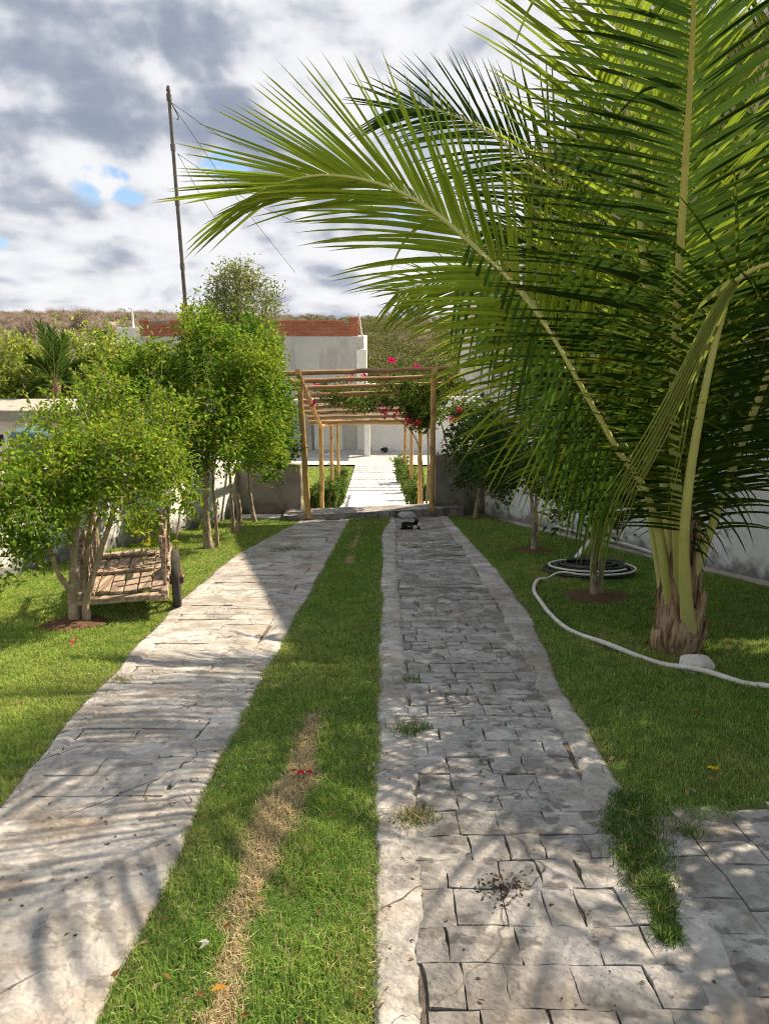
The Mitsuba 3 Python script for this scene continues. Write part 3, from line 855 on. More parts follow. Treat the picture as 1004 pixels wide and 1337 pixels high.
# nearest left tree: five stems from one root
b1 = gnd(100, 815)
grow_tree('fruit_tree', 'leafy small tree nearest on the left, many pale stems from one root by the cart', 'tree',
          [([b1 + [-0.02, 0, -.05], P(96, 740, b1[1]), P(100, 660, b1[1] + .1), P(104, 625, b1[1] + .1), P(80, 590, b1[1] + .2)], 0.040, 0.014),
           ([b1 + [0.05, .05, -.05], P(112, 745, b1[1] + .05), P(118, 680, b1[1] + .2), P(122, 630, b1[1] + .3), P(135, 575, b1[1] + .3)], 0.026, 0.010),
           ([b1 + [0.09, -.02, -.05], P(116, 775, b1[1]), P(136, 705, b1[1] + .1), P(158, 640, b1[1]), P(186, 590, b1[1] + .2)], 0.034, 0.012),
           ([P(94, 770, b1[1]), P(78, 750, b1[1] - .1), P(62, 715, b1[1] - .2), P(40, 665, b1[1] - .2), P(15, 620, b1[1] - .1)], 0.026, 0.010),
           ([b1 + [0.02, .1, -.05], P(104, 760, b1[1] + .15), P(124, 690, b1[1] + .35), P(150, 620, b1[1] + .5), P(152, 570, b1[1] + .6)], 0.022, 0.008)],
          [(P(80, 625, 6.2), (0.50, 0.6, 0.30)), (P(155, 595, 6.4), (0.52, 0.6, 0.30)), (P(30, 665, 5.8), (0.46, 0.5, 0.36)), (P(110, 640, 6.1), (0.55, 0.5, 0.30)), (P(205, 605, 6.5), (0.30, 0.4, 0.26)), (P(-60, 650, 6.2), (0.6, 0.7, 0.5)), (P(15, 730, 5.7), (0.36, 0.4, 0.30)), (P(120, 570, 6.6), (0.36, 0.4, 0.20)), (P(170, 660, 6.5), (0.3, 0.3, 0.22)), (P(60, 590, 6.3), (0.42, 0.4, 0.16)), (P(110, 548, 6.6), (0.35, 0.35, 0.14)), (P(165, 525, 7.2), (0.50, 0.5, 0.26)), (P(70, 545, 6.9), (0.3, 0.4, 0.12)), (P(215, 560, 7.0), (0.32, 0.4, 0.30))],
          1050, 16, 0.054, 0.028, LG, 101, gap=0.48, shoots=60)
mound(b1, 0.28, 0.05, 1, 'bare brown soil round the roots of the nearest left tree')
b2 = gnd(272, 716)
grow_tree('fruit_tree_001', 'bright green small tree on the left behind the cart, forked pale trunk leaning left', 'tree',
          [([b2 + [0, 0, -.05], P(268, 660, b2[1]), P(270, 600, b2[1] + .1), P(262, 520, b2[1] + .2), P(250, 450, b2[1] + .3)], 0.060, 0.016),
           ([P(262, 680, b2[1]), P(240, 650, b2[1] - .1), P(228, 610, b2[1] - .1), P(205, 540, b2[1])], 0.035, 0.012),
           ([b2 + [.12, .1, -.05], P(279, 650, b2[1] + .1), P(281, 600, b2[1] + .2), P(310, 500, b2[1] + .3)], 0.026, 0.010)],
          [(P(255, 525, 10.6), (0.95, 0.9, 0.70)), (P(195, 545, 10.4), (0.75, 0.8, 0.60)), (P(300, 475, 10.8), (0.65, 0.7, 0.50)), (P(262, 435, 10.8), (0.35, 0.5, 0.36)), (P(240, 590, 10.2), (0.85, 0.7, 0.38)), (P(325, 560, 10.8), (0.55, 0.6, 0.50)), (P(160, 500, 10.6), (0.55, 0.6, 0.42)), (P(215, 470, 10.6), (0.4, 0.5, 0.3)), (P(345, 470, 11), (0.3, 0.4, 0.4))],
          1350, 17, 0.072, 0.038, LG, 102, gap=0.47, shoots=60)
b3 = gnd(312, 697)
grow_tree('fruit_tree_002', 'green small tree third in the left row, thin upright trunk next to the drive', 'tree',
          [([b3 + [0, 0, -.05], P(312, 660, b3[1]), P(309, 620, b3[1]), P(318, 540, b3[1])], 0.050, 0.015), ([b3 + [-.12, .1, -.05], P(303, 660, b3[1] + .1), P(300, 620, b3[1] + .1), P(290, 560, b3[1])], 0.035, 0.012)],
          [(P(335, 540, 12.5), (0.72, 0.8, 0.95)), (P(355, 585, 12.4), (0.50, 0.6, 0.55)), (P(320, 460, 12.6), (0.6, 0.6, 0.6))],
          650, 16, 0.080, 0.042, [(0.10, 0.21, 0.022), (0.23, 0.35, 0.036), (0.42, 0.36, 0.05)], 103, gap=0.42, shoots=22)
b4 = gnd(333, 683)
grow_tree('fruit_tree_003', 'darker small tree farthest in the left row, slim dark leaning trunk by the gate wall', 'tree',
          [([b4 + [0, 0, -.05], P(327, 650, b4[1]), P(324, 620, b4[1]), P(335, 560, b4[1])], 0.045, 0.012)],
          [(P(350, 575, 14.2), (0.60, 0.6, 0.62)), (P(340, 520, 14.2), (0.6, 0.6, 0.7))],
          260, 15, 0.10, 0.055, [(0.08, 0.17, 0.02), (0.17, 0.28, 0.03)], 104, gap=0.38)
# upright shoots over the left trees
# trees behind the left wall
grow_tree('tall_tree', 'tall grey green tree rising behind the left row, right of the mast', 'tree',
          [([at(318, 600, 24) - [0, 0, 2.2], at(316, 480, 24), at(312, 400, 24), at(308, 350, 24)], 0.16, 0.04), ([at(318, 520, 24), at(340, 440, 24), at(350, 390, 24.3)], 0.08, 0.03)],
          [(at(305, 370, 24), (1.0, 1.0, 0.75)), (at(325, 400, 24), (1.15, 1.1, 0.9)), (at(290, 410, 24), (0.9, 1, 0.8)), (at(345, 375, 24), (0.45, 0.6, 0.6)), (at(320, 450, 24), (1.3, 1.2, 1.0))],
          400, 20, 0.14, 0.05, [(0.16, 0.19, 0.075), (0.30, 0.34, 0.13)], 105, gap=0.42, spread=0.25)
grow_tree('bushy_tree', 'yellowish green bushy tree at the left edge behind the yard wall', 'tree',
          [([at(30, 560, 17.8) - [0, 0, 2.2], at(32, 510, 17.8), at(40, 460, 17.8)], 0.09, 0.03)],
          [(at(40, 495, 17.8), (1.6, 1.2, 0.8)), (at(110, 500, 17.8), (1.1, 1.0, 0.8)), (at(-10, 510, 17.8), (0.9, 1, 0.6)), (at(115, 465, 17.8), (0.8, 0.6, 0.6)), (at(20, 455, 17.8), (0.6, 0.6, 0.45))],
          800, 17, 0.125, 0.06, [(0.20, 0.28, 0.05), (0.36, 0.42, 0.085)], 106, gap=0.40, spread=0.2, shoots=10)
grow_tree('bushy_tree_001', 'green bushy tree behind the left wall below the white rooftop box', 'tree',
          [([at(185, 560, 19) - [0, 0, 2.2], at(185, 530, 19), at(180, 480, 19)], 0.09, 0.03)],
          [(at(165, 500, 19), (1.5, 1.1, 0.95)), (at(215, 485, 19), (1.1, 1.0, 0.75)), (at(145, 460, 19), (0.7, 0.7, 0.5))],
          620, 16, 0.13, 0.06, [(0.17, 0.28, 0.045), (0.33, 0.42, 0.075)], 107, gap=0.40, spread=0.2, shoots=8)
# right row of small trees
DG = [(0.040, 0.085, 0.018), (0.085, 0.145, 0.028)]
ba = gnd(697, 720)
grow_tree('young_tree', 'slim young tree with a double trunk in the middle of the right lawn', 'tree',
          [([ba + [0, 0, -.05], P(697, 690, ba[1]), P(694, 650, ba[1]), P(690, 590, ba[1])], 0.040, 0.016), ([ba + [.05, .04, -.05], P(700, 690, ba[1]), P(701, 640, ba[1]), P(712, 580, ba[1])], 0.030, 0.014)],
          [(P(690, 575, 10.6), (0.95, 0.8, 0.65)), (P(660, 610, 10.6), (0.55, 0.6, 0.45)), (P(720, 630, 10.6), (0.35, 0.4, 0.45))],
          330, 14, 0.085, 0.045, DG, 111, gap=0.40)
mound(ba, 0.34, 0.04, 2, 'bare soil ring round the slim young tree with the double trunk')
bb = gnd(777, 781)
grow_tree('young_tree_001', 'young tree beside the coiled hose, short scarred trunk', 'tree',
          [([bb + [0, 0, -.05], P(775, 745, bb[1]), P(776, 700, bb[1]), P(770, 640, bb[1])], 0.040, 0.022), ([bb + [.06, .03, -.05], P(785, 745, bb[1] + .05), P(784, 710, bb[1] + .05), P(800, 630, bb[1])], 0.030, 0.016)],
          [(P(780, 600, 7.3), (0.60, 0.6, 0.45)), (P(800, 665, 7.3), (0.28, 0.35, 0.28)), (P(740, 640, 7.4), (0.35, 0.4, 0.3))],
          220, 14, 0.075, 0.042, DG, 112, gap=0.40)
mound(bb, 0.36, 0.05, 3, 'bare soil ring round the trunk beside the coiled hose')
bc = np.array([1.78, 14.7, float(yz(14.7))])
grow_tree('young_tree_002', 'dark leafy young tree at the far right corner by the gate wall', 'tree',
          [([bc + [0, 0, -.05], P(626, 640, 14.7), P(634, 600, 14.7), P(640, 560, 14.7)], 0.045, 0.016)],
          [(P(635, 580, 14.7), (0.85, 0.8, 0.7)), (P(615, 620, 14.6), (0.42, 0.5, 0.45)), (P(665, 610, 14.6), (0.5, 0.5, 0.6))],
          330, 14, 0.095, 0.05, DG, 113, gap=0.40)
mound(bc, 0.3, 0.04, 4, 'dark bare soil under the young tree at the far right corner')
# big leafed tree to the right, whose shade dapples the paving
bd = np.array([4.3, 4.5, float(yz(4.5))])
grow_tree('shade_tree', 'broad leaved tree at the right edge behind the palm fronds, leaves lit bright green', 'tree',
          [([bd + [0, 0, -.05], bd + [0.05, 0, 0.8], bd + [-.05, .05, 1.6], bd + [-.3, .1, 2.3]], 0.09, 0.03), ([bd + [0, 0, .9], bd + [-.3, -.5, 1.6], bd + [-.8, -1.1, 2.3]], 0.05, 0.02), ([bd + [0, 0, 1.0], bd + [0.1, .8, 1.8], bd + [0.0, 1.8, 2.7]], 0.05, 0.02)],
          [(bd + [-.1, 0, 2.4], (1.1, 1.1, 0.6)), (bd + [-.85, -1.35, 2.5], (0.85, 0.75, 0.45)), (bd + [0.05, 1.9, 3.1], (0.9, 0.9, 1.0)), (bd + [-.3, -2.3, 2.4], (0.5, 0.45, 0.35)), (bd + [-1.0, .45, 3.1], (0.60, 1.0, 0.36)), (bd + [-1.10, 2.25, 2.95], (0.55, 0.5, 0.8))],
          1300, 12, 0.13, 0.07, [(0.10, 0.20, 0.024), (0.24, 0.36, 0.04)], 114, gap=0.46, spread=0.16)


# ------------------------------------------------------------------ the coconut palm
PALM = gnd(880, 852)
LEAFLETS = []


def leaflet(p0, D, Tn, L, w, droop, rng, col, tipcol, fold=0.22, nseg=8, twist=0.0):
    """One leaflet: a folded, tapering strip that bends down towards its tip."""
    pts, dirs = [p0], []
    d = D / np.linalg.norm(D)
    for i in range(nseg):
        u = (i + 0.5) / nseg
        dd = d + np.array([0, 0, -1.0]) * droop * u ** 1.3
        dd /= np.linalg.norm(dd)
        dirs.append(dd)
        pts.append(pts[-1] + dd * L / nseg)
    pts = np.array(pts)
    dirs = np.array(dirs + [dirs[-1]])
    u = np.linspace(0, 1, nseg + 1)
    prof = np.minimum(1, 0.45 + 3.5 * u) * np.clip(1 - u, 0, 1) ** 0.55
    prof[-1] = 0.02
    W = Tn - dirs * (dirs @ Tn)[:, None]
    W = norm(W)
    n = np.cross(dirs, W)
    th = twist * u
    W, n = W * np.cos(th)[:, None] + n * np.sin(th)[:, None], n * np.cos(th)[:, None] - W * np.sin(th)[:, None]
    hw = (w * prof)[:, None]
    v = np.stack([pts - W * hw / 2 + n * hw * fold, pts, pts + W * hw / 2 + n * hw * fold], 1).reshape(-1, 3)
    i = np.arange(nseg)[:, None] * 3
    f = np.concatenate([i + np.array([[0, 1, 4]]), i + np.array([[0, 4, 3]]), i + np.array([[1, 2, 5]]), i + np.array([[1, 5, 4]])], 0)
    tt = np.clip((u - 0.72) / 0.28, 0, 1)[:, None] ** 1.5
    c = col * (1 - tt) + tipcol * tt
    return v, f, np.repeat(c, 3, 0)


GRN, YGR, YEL = np.array([0.040, 0.080, 0.014]), np.array([0.155, 0.215, 0.020]), np.array([0.26, 0.23, 0.04])
BROWN = np.array([0.23, 0.16, 0.07])


def frond(pts, normal, nside, Lmax, t0=0.24, seed=0, col=GRN, droop=(0.5, 0.5), vee=(0.1, 0.1), a0=72, a1=26, wmax=0.042, r0=0.040, sides=(1, 1), tip=0.45, flat=0.7, lab=None, Lfn=None, skip=0.03, rcol=None, hangbase=0.0):
    rng = np.random.default_rng(seed)
    fk = key('coconut_palm__frond')
    nside, wmax = int(nside * 1.3), wmax * 0.76
    if lab:
        tag(fk, label=lab)
    n = 70
    p = spline(pts, n)
    # even arc length
    s = np.concatenate([[0], np.cumsum(np.linalg.norm(np.diff(p, axis=0), axis=1))])
    su = np.linspace(0, s[-1], n)
    p = np.stack([np.interp(su, s, p[:, k]) for k in range(3)], 1)
    Tn = norm(np.gradient(p, axis=0))
    tl = np.linspace(0, 1, n)
    rad = r0 * (1 - tl) ** 0.8 + 0.003
    rad = rad * (1 + 0.55 * np.exp(-tl / 0.05))
    c0 = np.array([0.40, 0.41, 0.12]) if rcol is None else rcol
    m = tube(p, rad, 8, flat=flat, ref=np.asarray(normal, float))
    cc = c0 * (0.85 + 0.3 * N3(np.array(m.vertices), 8, seed, 3))[:, None]
    base_t = np.clip(1 - np.repeat(tl, 8) / 0.10, 0, 1)
    base_t = np.concatenate([base_t, [1, 0]])[:, None]
    cc = cc * (1 - 0.6 * base_t) + np.array([0.40, 0.34, 0.20]) * 0.6 * base_t
    rk = put(fk + '__rachis', m, 'm_petiole', smooth=True, color=cc)
    for sd in (0, 1):
        if not sides[sd]:
            continue
        sg = 1 if sd == 0 else -1
        for i in range(nside):
            t = t0 + (1 - t0) * (i + rng.uniform(-0.2, 0.2)) / (nside - 1)
            t = min(max(t, t0), 0.997)
            if rng.random() < skip:
                continue
            fi = t * (n - 1)
            k = int(fi)
            k2 = min(k + 1, n - 1)
            q = p[k] + (p[k2] - p[k]) * (fi - k)
            tt = Tn[k]
            N = np.asarray(normal, float)
            N = N - tt * (N @ tt)
            N /= np.linalg.norm(N)
            S = np.cross(tt, N) * sg
            x = (t - t0) / (1 - t0)
            a = math.radians(a0 + (a1 - a0) * x ** 1.2 + rng.normal(0, 2.5))
            hb = np.clip((hangbase - x) / 0.18, 0, 1) if sd == 1 or hangbase > 2 else 0.0
            fv = vee[sd] * (1 - hb) - 0.85 * hb + rng.normal(0, 0.06)
            D = math.cos(a) * tt + math.sin(a) * (S * math.cos(fv) + N * math.sin(fv))
            if hb > 0:
                D = norm(D) * (1 - 0.8 * hb) + np.array([-0.12, -0.18, -1.0]) * 0.8 * hb
            prof = (0.62 + 0.38 * min(1, x / 0.25)) * (1 - 0.62 * max(0, (x - 0.35) / 0.65) ** 1.5) if Lfn is None else Lfn(x)
            L = Lmax * prof * rng.uniform(0.9, 1.06)
            cj = col[0] + (col[1] - col[0]) * np.clip(rng.normal(0.4, 0.3) + 0.3 * x, 0, 1) if isinstance(col, tuple) else col
            cj = cj * rng.uniform(0.82, 1.18)
            tc = cj * (1 - tip) + (BROWN if rng.random() < 0.4 else YEL) * tip
            if rng.random() < 0.035:
                L, hb = L * rng.uniform(0.5, 0.9), 1.0
            elif rng.random() < 0.05:
                L *= rng.uniform(0.6, 0.85)
            v, f, c = leaflet(q, D, tt * 1.0, L, wmax * rng.uniform(0.85, 1.1) * (0.6 + 0.4 * prof), (droop[sd] * (1 - hb) + 2.6 * hb) * rng.uniform(0.7, 1.3), rng, cj, tc, twist=rng.normal(0, 0.35))
            LEAFLETS.append((fk, v, f, c))
    return p


def C0(dx=0, dy=0, dz=0):
    return PALM + np.array([dx * 0.6, dy * 0.7, dz])


MIX1 = (GRN * 0.9, YGR * 0.6)  # darker green, the shade inside the crown put into the colour
MIX2 = (YGR * 0.9, YGR * 1.5)  # brighter yellow green, sunlight through the leaflets put into the colour
# 1 the near upright frond that leans to the camera
frond([C0(.02, -.12, .28), at(886, 700, 5.10), at(880, 560, 4.95), at(884, 400, 4.75), at(893, 240, 4.45), at(902, 90, 4.1), at(907, -50, 3.75), at(905, -140, 3.45)], (0.05, 0.9, 0.35), 100, 1.18, 0.20, 1, (GRN * 0.55, GRN * 0.9), (0.16, 0.42), (-0.08, -0.08), 82, 45, 0.040, 0.046, tip=0.25, lab='upright frond nearest the camera with a pale midrib')  # shade of its underside is put into the darker green
# 2 behind it, rising to the upper left
frond([C0(-.05, .05, .45), at(868, 640, 5.5), at(855, 520, 5.6), at(842, 360, 5.6), at(828, 210, 5.5), at(812, 80, 5.35), at(796, -30, 5.2), at(770, -140, 5.0)], (0.25, 0.75, 0.5), 74, 1.30, 0.22, 2, MIX2, (0.10, 0.14), (0.10, 0.10), 58, 30, 0.042, 0.038, Lfn=lambda x: (0.7 + 0.3 * min(1, x / 0.3)) * (1 - 0.4 * max(0, (x - 0.6) / 0.4) ** 1.5))
# 3 arching to the far left in front of the sky, its lower leaflets hanging near the crown
frond([C0(-.10, -.02, .40), at(848, 640, 5.25), at(795, 556, 5.1), at(744, 472, 4.95), at(690, 392, 4.85), at(631, 333, 4.8), at(565, 275, 4.75), at(500, 241, 4.7), at(430, 228, 4.65), at(375, 236, 4.6), at(335, 250, 4.58)], (0.22, -0.80, 0.55), 88, 1.06, 0.27, 3, (YGR * 1.1, YGR * 1.75), (0.05, 0.30), (0.20, -0.10), 60, 14, 0.040, 0.036, tip=0.7, hangbase=0.30, lab='yellowish frond arching far left against the clouds',
      Lfn=lambda x: (0.75 + 0.25 * min(1, x / 0.25)) * (1 - 0.45 * max(0, (x - 0.5) / 0.5) ** 1.6))  # its sunlit glow is put into the raised yellow green
# 4 the dark one behind it
frond([C0(-.08, .10, .55), at(845, 600, 5.8), at(805, 430, 6.1), at(770, 320, 6.2), at(728, 243, 6.3), at(680, 203, 6.35), at(636, 172, 6.4), at(590, 149, 6.4), at(545, 140, 6.4), at(510, 142, 6.4)], (-0.1, -0.85, 0.5), 76, 1.15, 0.22, 4, (GRN * 0.7, GRN * 1.0), (0.10, 0.35), (0.10, -0.25), 62, 20, 0.038, 0.034, tip=0.25)  # backlit shade painted into its darker green
# 5 lower left
frond([C0(-.12, .06, .35), at(838, 640, 5.6), at(785, 555, 5.9), at(732, 475, 6.1), at(680, 415, 6.3), at(625, 378, 6.4), at(570, 368, 6.5), at(520, 380, 6.5)], (0.15, -0.45, 0.85), 66, 1.12, 0.20, 5, MIX2, (0.25, 0.55), (0.1, -0.75), 66, 30, 0.042, 0.034)
# 6 hanging leaflets along the lower left
frond([C0(-.10, -.06, .30), at(850, 660, 4.95), at(805, 585, 4.85), at(762, 510, 4.8), at(712, 425, 4.75), at(655, 355, 4.75), at(612, 318, 4.75)], (0.22, -0.80, 0.55), 26, 0.92, 0.44, 6, (GRN * 1.0, GRN * 2.6), (0.5, 1.9), (0.1, -0.95), 60, 40, 0.044, 0.034, tip=0.35, hangbase=1.3, sides=(0, 1), Lfn=lambda x: 1.0 - 0.25 * x)
# 7 front petiole that bends over to the right at its top
frond([C0(.06, -.20, .20), at(893, 720, 4.95), at(901, 620, 4.80), at(922, 500, 4.65), at(945, 405, 4.55), at(962, 366, 4.5), at(1010, 343, 4.5), at(1080, 350, 4.5), at(1160, 400, 4.5)], (0.10, 0.75, 0.6), 60, 0.86, 0.26, 7, MIX1, (0.35, 0.2), (-0.05, -0.2), 72, 40, 0.040, 0.040, sides=(1, 0), lab='frond whose midrib bends over to the right')
# 8 to the right, drooping over the wall
frond([C0(.08, .02, .40), at(905, 640, 5.4), at(935, 590, 5.45), at(975, 562, 5.5), at(1030, 560, 5.5), at(1100, 600, 5.5)], (-0.3, 0.1, 0.95), 50, 0.92, 0.16, 8, MIX1, (1.0, 1.3), (0.0, -0.3), 70, 40, 0.040, 0.034)
# 9 to the upper right, lit through
frond([C0(.06, .08, .50), at(900, 600, 5.6), at(930, 480, 5.8), at(970, 390, 6.0), at(1020, 320, 6.1), at(1090, 270, 6.2), at(1180, 260, 6.2)], (-0.45, 0.3, 0.8), 60, 1.1, 0.20, 9, MIX2, (0.3, 0.4), (0.1, 0.0), 66, 32, 0.042, 0.036)
# 10 upright behind, to the top
frond([C0(0.0, .10, .60), at(878, 560, 5.7), at(868, 380, 5.8), at(856, 200, 5.85), at(846, 40, 5.8), at(838, -90, 5.7), at(830, -200, 5.5)], (0.0, 0.85, 0.5), 56, 1.05, 0.40, 10, MIX2, (0.12, 0.15), (0.2, 0.2), 60, 28, 0.042, 0.038)
# 12 back frond to the right, low
frond([C0(.05, .12, .50), at(905, 580, 5.9), at(945, 480, 6.3), at(985, 420, 6.6), at(1040, 390, 6.9), at(1110, 400, 7.1)], (-0.2, -0.3, 0.9), 54, 1.0, 0.18, 12, MIX1, (0.6, 0.6), (0.1, -0.2), 66, 32, 0.040, 0.032)

# 13 upper right, behind the near frond
frond([C0(.06, .10, .55), at(905, 560, 5.8), at(938, 380, 6.0), at(972, 210, 6.1), at(1005, 60, 6.1), at(1040, -80, 6.0), at(1075, -190, 5.8)], (-0.3, 0.85, 0.4), 60, 1.1, 0.24, 15, MIX1, (0.25, 0.25), (0.1, 0.1), 64, 32, 0.042, 0.036)
# 14-17 dark fronds at the back of the crown
frond([C0(-.06, .10, .5), at(862, 600, 5.9), at(812, 440, 6.3), at(758, 345, 6.5), at(700, 300, 6.6), at(640, 296, 6.7)], (0.1, -0.6, 0.7), 60, 1.1, 0.22, 16, (GRN * 0.8, GRN * 1.4), (0.25, 0.5), (0.1, -0.4), 64, 30, 0.044, 0.034)
frond([C0(.02, .12, .6), at(880, 540, 6.0), at(884, 360, 6.3), at(888, 180, 6.5), at(892, 10, 6.5), at(896, -120, 6.4)], (0.1, 0.85, 0.45), 62, 1.15, 0.22, 17, (GRN * 0.8, GRN * 1.5), (0.2, 0.2), (0.05, 0.05), 70, 34, 0.046, 0.036)
frond([C0(-.04, .12, .45), at(850, 640, 6.0), at(800, 520, 6.4), at(745, 440, 6.7), at(690, 410, 6.9), at(640, 425, 7.0)], (0.1, -0.5, 0.8), 54, 1.05, 0.2, 18, (GRN * 0.8, GRN * 1.5), (0.3, 0.8), (0.1, -0.6), 66, 32, 0.044, 0.034)
frond([C0(.06, .06, .45), at(912, 630, 5.7), at(945, 545, 5.9), at(985, 490, 6.1), at(1040, 460, 6.3), at(1100, 465, 6.4)], (-0.2, -0.1, 0.95), 54, 1.0, 0.16, 19, MIX1, (0.6, 0.9), (0.0, -0.3), 68, 34, 0.042, 0.034)
# over the camera's right, outside the frame: it shades the near part of the right track
frond([C0(.10, -.08, .60), [2.6, 5.0, 1.7], [3.0, 4.6, 2.6], [3.3, 4.0, 3.1], [3.4, 3.3, 3.0]], (-0.3, 0.4, 0.85), 60, 1.1, 0.2, 14, MIX1, (0.3, 0.3), (0.05, 0.05), 68, 32, 0.042, 0.038)

# split: the 300 leaflets that show largest are parts, the rest one part for each frond
size = []
for fk, v, f, c in LEAFLETS:
    px, py, dep = proj(v)
    mid = v.reshape(-1, 3, 3)
    a, b = proj(mid[:, 0]), proj(mid[:, 2])
    ln = np.hypot(np.diff(px[1::3]), np.diff(py[1::3])).sum()
    wd = np.hypot(a[0] - b[0], a[1] - b[1]).mean()
    ins = ((px > 0) & (px < 1004) & (py > 0) & (py < 1337)).mean()
    size.append(ln * wd * ins)
top = set(np.argsort(size)[::-1][:300].tolist())
rest = {}
for i, (fk, v, f, c) in enumerate(LEAFLETS):
    if i in top:
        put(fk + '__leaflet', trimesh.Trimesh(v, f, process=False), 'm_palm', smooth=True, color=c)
    else:
        rest.setdefault(fk, []).append((v, f, c))
for fk, L in rest.items():
    at_ = np.cumsum([0] + [len(v) for v, _, _ in L])
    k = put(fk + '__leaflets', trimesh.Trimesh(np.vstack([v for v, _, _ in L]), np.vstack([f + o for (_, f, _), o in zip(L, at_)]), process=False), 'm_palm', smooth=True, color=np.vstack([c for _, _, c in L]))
    tag(k, kind='stuff')


# bundle of leaflets still grown together, hanging from the bend of frond 7
def hang(pts, w0, w1, col, seed, base='coconut_palm__young_leaf', split=5):
    rng = np.random.default_rng(seed)
    p = spline(pts, 26)
    t = norm(np.gradient(p, axis=0))
    s = np.linspace(0, 1, len(p))
    side = norm(np.cross(t, [0.25, 1.0, 0.1]))
    wid = w0 * (1 - s) + w1 * s
    V, Fs, Cs, o = [], [], [], 0
    for j in range(split):
        f0, f1 = j / split - 0.5, (j + 1) / split - 0.5
        end = rng.uniform(0.78, 1.0)
        q = s * end
        pp = np.stack([np.interp(q, s, p[:, k]) for k in range(3)], 1)
        sd = np.stack([np.interp(q, s, side[:, k]) for k in range(3)], 1)
        ww = np.interp(q, s, wid)
        nar = np.clip((1 - s) / 0.8, 0.03, 1) * 0.96
        cen = (f0 + f1) / 2
        l = pp + sd * (ww * (cen - (cen - f0) * nar))[:, None]
        r = pp + sd * (ww * (cen + (f1 - cen) * nar))[:, None]
        m = (l + r) / 2 + np.array([0, -0.012, 0]) * nar[:, None]
        V.append(np.stack([l, m, r], 1).reshape(-1, 3))
        i = np.arange(len(s) - 1)[:, None] * 3
        Fs.append(np.concatenate([i + np.array([[0, 1, 4]]), i + np.array([[0, 4, 3]]), i + np.array([[1, 2, 5]]), i + np.array([[1, 5, 4]])], 0) + o)
        o += 3 * len(s)
        cj = col * rng.uniform(0.85, 1.2)
        tt = np.clip((s - 0.55) / 0.45, 0, 1)[:, None]
        Cs.append(np.repeat(cj * (1 - 0.6 * tt) + YEL * 0.6 * tt, 3, 0))
    put(base, trimesh.Trimesh(np.vstack(V), np.vstack(Fs), process=False), 'm_palm', smooth=True, color=np.vstack(Cs))


HC = np.array([0.28, 0.33, 0.085])  # lightened so the shaded bundle seems to catch light
hang([at(960, 366, 4.47), at(928, 420, 4.42), at(898, 485, 4.38), at(866, 550, 4.36), at(832, 610, 4.36), at(800, 660, 4.36), at(772, 720, 4.38)], 0.05, 0.20, HC, 1, split=7)
hang([at(958, 368, 4.48), at(932, 430, 4.46), at(905, 500, 4.45), at(890, 580, 4.46), at(874, 650, 4.48), at(862, 700, 4.5)], 0.045, 0.04, HC * 1.1, 2, split=2)
hang([at(955, 368, 4.46), at(915, 398, 4.42), at(894, 440, 4.40)], 0.05, 0.03, HC * 1.2, 3, split=1)
hang([at(915, 440, 4.42), at(880, 520, 4.40), at(845, 590, 4.40), at(815, 650, 4.41), at(790, 735, 4.42)], 0.04, 0.16, HC * 0.9, 4, split=6)

# trunk, leaf bases and fibre
zz = np.linspace(-0.06, 1.12, 40)
tp = np.stack([PALM[0] + 0.02 * np.sin(zz * 3), PALM[1] + 0 * zz, PALM[2] + zz], 1)
tr = np.interp(zz, [-0.06, 0.0, 0.10, 0.22, 0.45, 0.8, 1.12], [0.16, 0.15, 0.14, 0.125, 0.115, 0.085, 0.04])
tm = tube(tp, tr, 26, ref=[0, 1, 0])
v = np.array(tm.vertices)
d = N3(v * [1, 1, 0.35], 11, 2, 3) - 0.5
cx = v[:, :2] - PALM[:2]
v[:, :2] += cx * d[:, None] * 0.45
put('coconut_palm__trunk', trimesh.Trimesh(v, tm.faces, process=False), 'm_fibre', smooth=True)


def sheath(ang, z0, z1, r0, r1, half, lean, seed, m='m_fibre', col=None):
    """A leaf base: a curved tapering plate that wraps part of the trunk."""
    rng = np.random.default_rng(seed)
    nu, nv = 12, 14
    th = np.linspace(-1, 1, nu)
    u = np.linspace(0, 1, nv)
    V = []
    for sdt in (0, 1):
        for k in u:
            hw = half * (1 - 0.55 * k ** 1.3)
            for t in th:
                r = r0 + (r1 - r0) * k + 0.02 * math.sin(k * 3) - (0.018 + 0.016 * (1 - t * t)) * sdt + 0.012 * (N3(np.array([[t * 1.5, k * 2, seed]]), 1.0, seed, 2)[0] - 0.5)
                r *= 0.77
                a = ang + t * hw
                zc = z0 + (z1 - z0) * k + 0.05 * (abs(t) ** 2) * (1 if k > 0.9 else 0.3) * rng.uniform(-1, 1)
                V.append([PALM[0] + math.cos(a) * (r + lean * k), PALM[1] + math.sin(a) * (r + lean * k), PALM[2] + zc])
    V = np.array(V)
    N = nu * nv
    i, j = np.meshgrid(np.arange(nv - 1), np.arange(nu - 1), indexing='ij')
    q = np.stack([i * nu + j, i * nu + j + 1, (i + 1) * nu + j + 1, (i + 1) * nu + j], -1).reshape(-1, 4)
    q2 = q[:, ::-1] + N
    ring = np.concatenate([np.arange(nu), np.arange(1, nv) * nu + nu - 1, (nv - 1) * nu + np.arange(nu - 2, -1, -1), np.arange(nv - 2, 0, -1) * nu])
    k = np.arange(len(ring))
    k1 = (k + 1) % len(ring)
    sk = np.stack([ring[k1], ring[k], ring[k] + N, ring[k1] + N], -1)
    q = np.vstack([q, q2, sk])
    put('coconut_palm__leaf_base', trimesh.Trimesh(V, np.vstack([q[:, :3], q[:, [0, 2, 3]]]), process=False), m, smooth=40)


